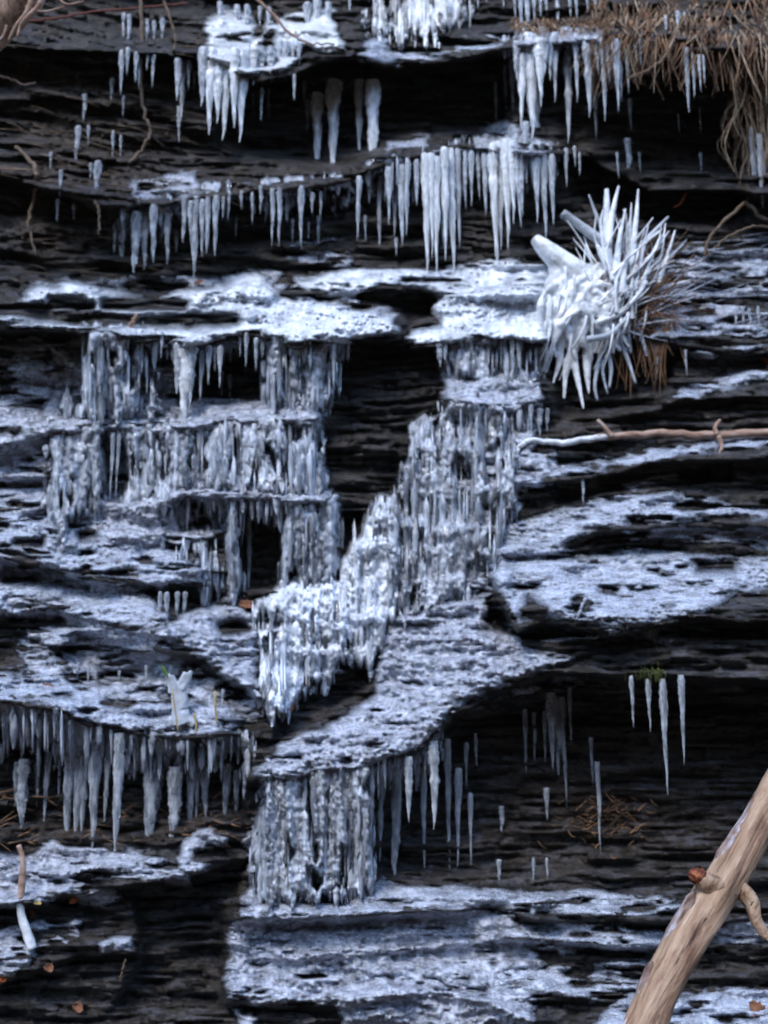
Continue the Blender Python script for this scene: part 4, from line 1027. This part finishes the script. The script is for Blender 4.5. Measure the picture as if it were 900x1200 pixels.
# pale log at the top left, with its rootlets
tl = bpy.data.objects.new("log", None); COL.objects.link(tl)
W2 = curve_pts(np.array([place(x, y, q) for x, y, q in [(62, -70, 3.75), (42, -25, 3.8), (14, 14, 3.85), (-20, 50, 3.9), (-80, 110, 4.0)]]), 40)
tl.location = Vector(W2[0].tolist()); tag(tl, "pale weathered log end in the top left corner", "log")
child_keep(tl, link("trunk", MB().tube(W2, np.full(40, 21.) * 3.85 / FPX, 18, .14, 9).mesh("trunk", M_LOG)))
for q, a in enumerate(([(40, -20), (34, 10), (18, 32), (10, 48)], [(55, -15), (45, 8), (26, 26), (20, 44)], [(60, -20), (75, 4), (98, 2)], [(8, 30), (4, 42), (-4, 50)], [(30, 8), (50, 14), (76, 8)])):
    w = curve_pts(np.array([place(x, y, 3.78) for x, y in a]), 16)
    child_keep(tl, link("rootlet", MB().tube(w, np.linspace(4.5 if q in (0, 1) else 2, 1.2, 16) * 3.8 / FPX, 8, .25, q).mesh("rootlet", M_BRANCH)))

# leaning stick at lower left: bare above, iced below
st = bpy.data.objects.new("stick", None); COL.objects.link(st)
y_ = min(Yat(x, y) for x, y in [(24, 995), (27, 1050), (36, 1110)]) - .05
st.location = Vector(place(38, 1112, y_).tolist()); tag(st, "thin leaning stick at lower left, tan above and ice white below", "stick")
child_keep(st, link("bare_wood", MB().tube(curve_pts(np.array([place(x, y, y_) for x, y in [(22, 990), (27, 1010), (26, 1035), (23, 1058)]]), 20), np.linspace(2.6, 4.2, 20) * y_ / FPX, 9, .25, 3).mesh("bare_wood", M_BRANCH)))
child_keep(st, link("iced_end", MB().tube(curve_pts(np.array([place(x, y, y_) for x, y in [(23, 1052), (25, 1072), (31, 1092), (38, 1112)]]), 20), np.linspace(4.2, 5.6, 20) * y_ / FPX, 9, .25, 4).mesh("iced_end", M_WHITE)))

# ------------------------------------------------------------------ ice coated grass tuft
tf = bpy.data.objects.new("iced_grass_tuft", None); COL.objects.link(tf)
ty = Yat(690, 350) - .17
tf.location = Vector(place(700, 420, ty + .1).tolist())
tag(tf, "grass tuft thickly coated in white ice bristling with frozen blades", "grass tuft")


def P3(x, y, dz=0.0): return place(x, y, ty - dz)


bmb = MB()
def blob(x, y, r, dz=0.0, sx=1.0, sy=1.0):
    c = P3(x, y, dz); rr = r * ty / FPX
    t = np.linspace(-1, 1, 9) * .98
    pts = np.array([c + np.array([0, 0, -tt * rr * sy]) for tt in t])
    bmb.tube(pts, rr * sx * np.sqrt(1 - t ** 2) + 1e-4, 14, .08, int(x))


for a in [(668, 350, 20), (650, 362, 16), (694, 345, 20), (664, 326, 15), (684, 325, 13), (650, 335, 14)]:
    blob(a[0], a[1], a[2], a[3] if len(a) > 3 else rng.uniform(.0, .05))
# the coat follows the combed grass: a sheaf of fused strands sweeping down to the left
rs = np.random.RandomState(31)
for q in range(150):
    u = rs.rand()
    x0 = 712 + rs.uniform(-34, 34); y0 = 322 + rs.uniform(-16, 26); x2 = 634 + 105 * u + rs.uniform(-6, 6); y2 = 398 + rs.uniform(-24, 34) - 22 * u
    x1 = (x0 + x2) / 2 - 16 + rs.uniform(-8, 8); y1 = (y0 + y2) / 2 - 10 + rs.uniform(-8, 8)
    dz = rs.uniform(-.02, .09)
    c = curve_pts(np.array([P3(x0, y0, dz), P3(x1, y1, dz + .03), P3(x2, y2, dz - .01)]), 16)
    bmb.tube(c, np.array([rs.uniform(2.6, 6.2) * math.sin(.35 + 2.55 * k_ / 15) ** .8 for k_ in range(16)]) * ty / FPX, 9, .15, q)
# thick rods and drips that fuse into the body
for pts, r0, r1 in [([(626, 279, .06), (640, 292, .06), (668, 316, .04), (694, 336, .02)], 6.5, 22),
                    ([(648, 300, .05), (654, 330, .04), (650, 360, .02)], 8, 16),
                    ([(628, 370, .0), (630, 405, .0), (633, 452, .0)], 15, 1.5),
                    ([(645, 380, .03), (643, 410, .03), (637, 446, .02)], 12, 2),
                    ([(668, 395, .03), (672, 420, .03), (684, 480, .03)], 9, 1.5),
                    ([(676, 400, .03), (664, 430, .02), (661, 468, .02)], 8, 1.5),
                    ([(690, 400, .02), (688, 430, .02), (690, 462, .02)], 9, 1.5),
                    ([(655, 400, .03), (655, 425, .03), (648, 450, .03)], 7, 1.2)]:
    c = curve_pts(np.array([P3(*q) for q in pts]), 22)
    rr = np.linspace(r0, r1, 22) * ty / FPX
    cc = c.copy()
    bmb.tube(cc, rr, 12, .10, int(pts[0][0]))
    # round the ends
o = link("ice_body", bmb.mesh("ice_body", M_WHITE)); child_keep(tf, o)
md = o.modifiers.new("r", "REMESH"); md.mode = "VOXEL"; md.voxel_size = .0045; md.use_smooth_shade = True
md = o.modifiers.new("s", "SMOOTH"); md.iterations = 6; md.factor = .6
tex = bpy.data.textures.new("lumps", "CLOUDS"); tex.noise_scale = .035
md = o.modifiers.new("d", "DISPLACE"); md.texture = tex; md.strength = .005; md.mid_level = .5
SP = [([(659, 250), (685, 268), (712, 288)], 6.5, 7.5, .06), ([(711, 222), (711, 262), (712, 315)], 3, 8, .09), ([(725, 218), (718, 248), (712, 290)], 1.5, 6, .10), ([(690, 228), (700, 255), (716, 285)], 1, 5, .03),
      ([(748, 222), (745, 260), (738, 320)], 1.2, 6, .09), ([(733, 245), (726, 280), (720, 330)], 1.2, 6, .11), ([(783, 254), (766, 272), (748, 292)], 1.5, 5, .02), ([(791, 270), (782, 300), (770, 335)], 1, 4.5, .07),
      ([(700, 288), (706, 300), (714, 318)], 3, 6, .10), ([(760, 262), (752, 300), (742, 345)], 1, 5, .10), ([(772, 280), (760, 310), (748, 350)], 1, 4.5, .11), ([(776, 268), (755, 285), (740, 305)], 1, 4, .05),
      ([(735, 350), (728, 320), (722, 300)], 4, 3, .12), ([(728, 345), (731, 322), (735, 300)], 5, 2, .13), ([(700, 378), (728, 366), (748, 345), (758, 330)], 4, 2, .12), ([(688, 398), (715, 392), (735, 372)], 5, 3, .12),
      ([(770, 345), (790, 335), (808, 330)], 6, 3, .02), ([(760, 375), (785, 380), (820, 385)], 5, 2, .0), ([(780, 300), (768, 320), (756, 345)], 1, 4, .06), ([(740, 238), (738, 270), (734, 300)], .8, 4, .05), ([(707, 245), (704, 262), (708, 292)], .8, 3.5, .08)]
for q, (pts, r0, r1, dz) in enumerate(SP):
    c = curve_pts(np.array([P3(x, y, dz) for x, y in pts]), 16)
    child_keep(tf, link("frozen_blade", MB().tube(c, np.linspace(r0, r1, 16) * .9 * ty / FPX, 8, .18, q).mesh("frozen_blade", M_WHITE if q % 3 else M_CICLE)))
# drips and strands below, brown grass inside
rs = np.random.RandomState(5)
def gen_fan(rs):
    a = rs.uniform(-.6, 1.1); L = rs.uniform(45, 95); b_ = rs.uniform(-14, 14); x = 722 + rs.uniform(-22, 30); y = 345 + rs.uniform(-25, 30); d = rs.uniform(.04, .14)
    dx, dy = math.sin(a) * L, -math.cos(a) * L
    return [(x, y), (x + dx * .5 + b_, y + dy * .5), (x + dx, y + dy)], [ty - d, ty - d - .01, ty - d - rs.uniform(-.05, .05)], rs.uniform(.9, 2.5)


def gen_drape(rs):
    x = rs.uniform(640, 760); y = rs.uniform(310, 380); L = rs.uniform(30, 75); d = rs.uniform(.08, .13)
    s_ = rs.uniform(-26, 6)
    return [(x, y), (x + s_ * .3, y + L * .5), (x + s_, y + L)], [ty - d, ty - d, ty - d + .05], rs.uniform(1.1, 2.9)


for q, pts in enumerate(([(705, 400), (702, 425), (697, 450), (700, 470)], [(715, 395), (712, 415), (706, 432), (712, 462)], [(725, 400), (735, 420), (745, 450)], [(700, 390), (722, 402), (738, 412)], [(735, 385), (737, 400), (739, 414)],
                         [(745, 380), (752, 396), (758, 418)], [(710, 405), (716, 430), (714, 455)])):
    c = curve_pts(np.array([P3(x, y, .04) for x, y in pts]), 16)
    child_keep(tf, link("frozen_root", MB().tube(c, np.linspace(3.6, 1.4, 16) * ty / FPX, 8, .35, q + 40).mesh("frozen_root", M_FROST if q % 2 else M_CICLE)))


def strands(name, mat, n, gen, r=.9, seg=4, seed=1, pn=9):
    rs = np.random.RandomState(seed); mb = MB()
    for _ in range(n):
        pts, Yv, rr = gen(rs)
        w = curve_pts(np.array([place(x, y, q) for (x, y), q in zip(pts, Yv)]), pn)
        mb.tube(w, np.linspace(rr, rr * .35, pn) * Yv[0] / FPX, seg, 0, 0, cap=False)
    return link(name, mb.mesh(name, mat))


def gen_tuft(rs):
    x = rs.uniform(700, 765); y = rs.uniform(330, 385); a = rs.uniform(-.3, 1.9); L = rs.uniform(30, 90)
    dx, dy = math.sin(a) * L, -math.cos(a) * L; b_ = rs.uniform(-12, 12)
    pts = [(x, y), (x + dx * .5 + b_, y + dy * .5 - b_ * .5), (x + dx, y + dy + rs.uniform(-2, 14))]
    d = rs.uniform(-.02, .10)
    return pts, [ty - d, ty - d - .02, ty - d - rs.uniform(-.03, .06)], rs.uniform(.4, 1.2)


o = strands("grass_blades", M_GRASS, 170, gen_tuft, seed=5); child_keep(tf, o); o["kind"] = "stuff"


def gen_tuft_ice(rs):
    p, Y, r = gen_tuft(rs); return p, Y, r * 1.7


o = strands("rimed_blades", M_FROST, 70, gen_tuft_ice, seed=9, seg=5); child_keep(tf, o); o["kind"] = "stuff"


o = strands("iced_blades", M_WHITE, 48, gen_fan, seed=21, seg=7, pn=12); child_keep(tf, o); o["kind"] = "stuff"
o = strands("ice_drapes", M_WHITE, 40, gen_drape, seed=22, seg=7, pn=12); child_keep(tf, o); o["kind"] = "stuff"


def gen_under(rs):
    x = rs.uniform(690, 790); y = rs.uniform(370, 400); L = rs.uniform(20, 75)
    s = rs.uniform(-12, 16)
    return [(x, y), (x + s * .6, y + L * .5), (x + s + rs.uniform(-6, 6), y + L)], [ty - .04, ty - .03, ty - .01], rs.uniform(.7, 1.8)


o = strands("hanging_roots", M_GRASS, 60, gen_under, seed=6); child_keep(tf, o); o["kind"] = "stuff"

# ------------------------------------------------------------------ dead grass bank at the top right
def gen_bank(rs):
    u = rs.uniform(0, 1)
    if u < .55: x = rs.uniform(690, 930); y = rs.uniform(-20, 45)
    elif u < .8: x = rs.uniform(600, 760); y = rs.uniform(20, 34)
    else: x = rs.uniform(848, 930); y = rs.uniform(30, 185)
    L = rs.uniform(18, 75); s = rs.uniform(-34, 34) if u < .8 else rs.uniform(-8, 26)
    if .55 <= u < .8: L = rs.uniform(8, 24); s = rs.uniform(-26, 26)
    d = YB - float(Dat([x], [y])[0]); e = rs.uniform(.0, .10)
    return [(x, y), (x + s * .4, y + L * .45), (x + s, y + L)], [d - .01, d - e - .02, d - e - rs.uniform(-.02, .05)], rs.uniform(.25, 1.2)


tag(strands("dead_grass", M_PALEGRASS, 520, gen_bank, seed=19), "pale straw coloured grass stems mixed into the top right bank", "grass", kind="stuff")
tag(strands("dead_grass", M_GRASS, 1000, gen_bank, seed=11), "matted dead brown grass hanging over the top right corner", "grass", kind="stuff")


def gen_roots(rs):
    x = rs.uniform(850, 930); y = rs.uniform(60, 150); L = rs.uniform(50, 120)
    s = rs.uniform(-30, 25); d = YB - float(Dat([x], [y])[0])
    return [(x, y), (x + s * .3, y + L * .35), (x + s, y + L * .7), (x + s * rs.uniform(.2, 1.3), y + L)], [d - .03, d - .08, d - .08, d - .07], rs.uniform(.4, 1.4)


tag(strands("roots", M_PALEGRASS, 75, gen_roots, seed=12), "tangled thin roots trailing down the right edge under the dead grass", "roots", kind="stuff")


def gen_frostgrass(rs):
    x = rs.uniform(780, 940); y = rs.uniform(275, 395); L = rs.uniform(20, 60); d = YB - float(Dat([x], [y])[0])
    s = rs.uniform(-.5, .2)
    return [(x, y), (x + L * .5, y + s * L * .5), (x + L, y + s * L)], [d - .02, d - .03, d - .02], rs.uniform(.7, 1.5)


tag(strands("rimed_grass", M_FROST, 60, gen_frostgrass, seed=13), "rimed grass wisps over the layers at the right edge", "grass", kind="stuff")


def gen_wisps(rs):
    x = rs.uniform(-20, 240); y = rs.uniform(30, 330); L = rs.uniform(14, 50); d = YB - float(Dat([x], [y])[0])
    a = rs.uniform(-.1, .6)
    return [(x, y), (x + L * .5, y + a * L * .3), (x + L, y + a * L)], [d - .015, d - .03, d - .015], rs.uniform(.4, .9)


tag(strands("rootlets", M_TWIG, 170, gen_wisps, seed=14), "fine rootlets creeping over the dark layers at upper left", "roots", kind="stuff")


def gen_strawL(rs):
    x = rs.uniform(-10, 290); y = rs.uniform(930, 990); L = rs.uniform(8, 26); d = YB - float(Dat([x], [y])[0])
    a = rs.uniform(-.8, .8)
    return [(x, y), (x + L * .5, y + a * L * .5), (x + L, y + a * L)], [d - .004, d - .012, d - .004], rs.uniform(.4, 1.3)


tag(strands("straw_litter", M_GRASS, 110, gen_strawL, seed=15), "straw litter on the ledge behind the lower left icicles", "litter", kind="stuff")


def gen_strawR(rs):
    x = 706 + 26 * rs.randn(); y = 960 + 15 * rs.randn(); L = rs.uniform(4, 14); d = YB - float(Dat([x], [y])[0])
    a = rs.uniform(-1.2, 1.2)
    return [(x, y), (x + L * .5, y + a * L * .5 + rs.uniform(-3, 3)), (x + L, y + a * L)], [d - .003, d - .010, d - .004], rs.uniform(.4, 1.3)


tag(strands("leaf_litter", M_GRASS, 150, gen_strawR, seed=16), "brown leaf crumbs on the tan rock patch at lower right", "litter", kind="stuff")


def gen_moss(rs):
    x = 765 + 10 * rs.randn(); y = 788 + 4 * rs.randn(); L = rs.uniform(3, 9); d = YB - float(Dat([x], [y])[0])
    s = rs.uniform(-4, 4)
    return [(x, y), (x + s * .5, y - L * .3), (x + s, y + L)], [d, d - .012, d - .010], rs.uniform(.5, 1.0)


tag(strands("moss", M_MOSS, 60, gen_moss, seed=17), "small green moss patch over the isolated icicles", "moss", kind="stuff")

# ------------------------------------------------------------------ frozen plant and leaves
fp = bpy.data.objects.new("frozen_plant", None); COL.objects.link(fp)
py_ = min(Yat(205, 800), Yat(215, 845)) - .03
fp.location = Vector(place(215, 850, py_).tolist()); tag(fp, "small ice coated plant with a green blade on the lower left ledge", "plant")
pm = MB()
for pts, r0, r1 in (([(214, 835), (218, 842), (224, 846), (228, 850)], 8, 6), ([(196, 790), (201, 800), (203, 812)], 3, 6), ([(224, 786), (220, 796), (214, 808)], 2.5, 6), ([(200, 792), (206, 812), (212, 835), (217, 848)], 5, 9), ([(219, 788), (213, 805), (214, 830)], 5, 7), ([(203, 800), (204, 825), (207, 850)], 2.5, 4)):
    pm.tube(curve_pts(np.array([place(x, y, py_) for x, y in pts]), 14), np.linspace(r0, r1, 14) * py_ / FPX, 10, .3, int(r0 * 7))
o = link("ice_coat", pm.mesh("ice_coat", M_CICLE)); child_keep(fp, o)
md = o.modifiers.new("r", "REMESH"); md.mode = "VOXEL"; md.voxel_size = .003; md.use_smooth_shade = True
for pts in ([(202, 808), (206, 835), (209, 858)], [(228, 836), (230, 850), (229, 860)], [(252, 810), (253, 838), (255, 848)]):
    child_keep(fp, link("stalk", MB().tube(curve_pts(np.array([place(x, y, py_ - .015) for x, y in pts]), 8), np.linspace(1.3, 1.0, 8) * py_ / FPX, 6, .1, 1).mesh("stalk", M_YLEAF)))
child_keep(fp, link("green_blade", MB().tube(curve_pts(np.array([place(x, y, py_ - .01) for x, y in [(189, 779), (193, 786), (198, 796)]]), 8), np.array([.4, 1, 1.6, 2, 2, 1.8, 1.3, .8]) * py_ / FPX, 6, .1, 1).mesh("green_blade", M_GREEN)))


def leaf(label, x, y, w, h, mat, ang=0, seed=0):
    Y = Yat(x, y) - .035
    n, m = 11, 7
    V = []
    c = place(x, y, Y); s = Y / FPX
    r = np.random.RandomState(seed)
    for i in range(n):
        t = i / (n - 1) * 2 - 1
        hw = (1 - t * t) ** .6 * (1 + .25 * math.sin(i * 2.3 + seed))
        for j in range(m):
            u = j / (m - 1) * 2 - 1
            lx = t * w / 2; ly = u * hw * h / 2
            ca, sa = math.cos(ang), math.sin(ang)
            V.append(c + np.array([(lx * ca - ly * sa) * s, -.35 * abs(u) * h / 2 * s + .006 * math.sin(3 * t + seed) + .4 * (lx * sa + ly * ca) * s * -1, -(lx * sa + ly * ca) * s]))
    me = mesh_from("leaf", np.array(V), grid_faces(m, n), mat)
    o = recenter(link("fallen_leaf", me)); md = o.modifiers.new("s", "SOLIDIFY"); md.thickness = .0015
    tag(o, label, "leaf", "fallen leaves caught on the ice")


leaf("small orange red leaf on the smooth grey ice mound", 147, 692, 10, 12, M_LEAF, .8, 1)
leaf("yellowish leaf just above the orange one on the left mound", 156, 672, 18, 6, M_YLEAF, .6, 2)
leaf("brown curled leaf beside the foot of the slim ice pillar", 289, 708, 20, 10, M_BLEAF, .1, 3)
leaf("dark red leaf on the left part of the long lower left ledge", 56, 806, 18, 10, M_BLEAF, .1, 4)
leaf("bright rust leaf in the middle of the long lower left ledge", 152, 838, 9, 12, M_LEAF, 1.0, 5)
leaf("orange leaf beside the flat oval ice plate", 87, 1053, 11, 9, M_LEAF, .3, 6)
leaf("brown leaf lying on the glassy slope", 230, 749, 10, 11, M_BLEAF, 1.1, 7)
leaf("small yellow leaf on the ice near the leaning stick", 45, 1058, 9, 4, M_YLEAF, 0, 8)
leaf("dark red leaf at the upper edge of the heaped lower left ice", 38, 1070, 9, 6, M_BLEAF, .5, 9)
leaf("red bud like leaf at the right edge above the pale strip", 898, 423, 9, 9, M_LEAF, .5, 10)
leaf("brown leaf on the white sheet at the bottom right", 888, 1182, 20, 14, M_BLEAF, .6, 11)
leaf("tiny red leaf in the dark rock gully", 343, 828, 5, 12, M_LEAF, .3, 12)
leaf("orange leaf at the lower left corner", 4, 1146, 9, 8, M_LEAF, .3, 13)
leaf("brown leaf among the broken ice at lower left", 58, 1134, 12, 8, M_BLEAF, .3, 14)
leaf("reddish leaf on the dark rock at the bottom left", 92, 1180, 14, 9, M_BLEAF, .3, 15)
leaf("rust leaf speck on the upper bright ledge by the glassy icicles", 233, 331, 14, 5, M_BLEAF, -.2, 16)

# ------------------------------------------------------------------ camera, sky, sun
cd = bpy.data.cameras.new("Camera"); cam = bpy.data.objects.new("Camera", cd); COL.objects.link(cam)
cam.location = (0, 0, 1.6); cam.rotation_euler = (math.pi / 2 + PIT, 0, 0)
cd.sensor_fit = "VERTICAL"; cd.sensor_height = 24; cd.lens = 12 / math.tan(math.radians(28)); cd.clip_end = 400; cd.clip_start = .05
cd.dof.use_dof = True; cd.dof.focus_distance = 2.7; cd.dof.aperture_fstop = 1.5
S.camera = cam

w = bpy.data.worlds.new("World"); S.world = w; w.use_nodes = True
nt = w.node_tree; bg = nt.nodes["Background"]
sky = nt.nodes.new("ShaderNodeTexSky"); sky.sky_type = "NISHITA"; sky.sun_disc = False
EL, AZ = 52.0, 205.0
sky.sun_elevation = math.radians(EL); sky.sun_rotation = math.radians(AZ)
sky.air_density = 1.0; sky.dust_density = .6; sky.ozone_density = 1.6
nt.links.new(sky.outputs[0], bg.inputs[0]); bg.inputs[1].default_value = .15
sl = bpy.data.lights.new("Sun", "SUN"); so = bpy.data.objects.new("Sun", sl); COL.objects.link(so)
sl.energy = .6; sl.angle = math.radians(16); sl.color = (1, .95, .88)
d = Vector((math.sin(math.radians(AZ)) * math.cos(math.radians(EL)), math.cos(math.radians(AZ)) * math.cos(math.radians(EL)), math.sin(math.radians(EL))))
so.rotation_euler = d.to_track_quat("Z", "Y").to_euler()

v = S.view_settings; v.view_transform = "Standard"; v.look = "None"; v.exposure = 1.9; v.gamma = 1; v.use_curve_mapping = False
c = S.cycles
c.max_bounces = 8; c.diffuse_bounces = 3; c.glossy_bounces = 3; c.transmission_bounces = 7; c.transparent_max_bounces = 6
c.caustics_reflective = False; c.caustics_refractive = False; c.sample_clamp_indirect = 6
c.use_denoising = True
try: c.denoiser = "OPENIMAGEDENOISE"
except Exception: pass
print("icicles", N_ICE)
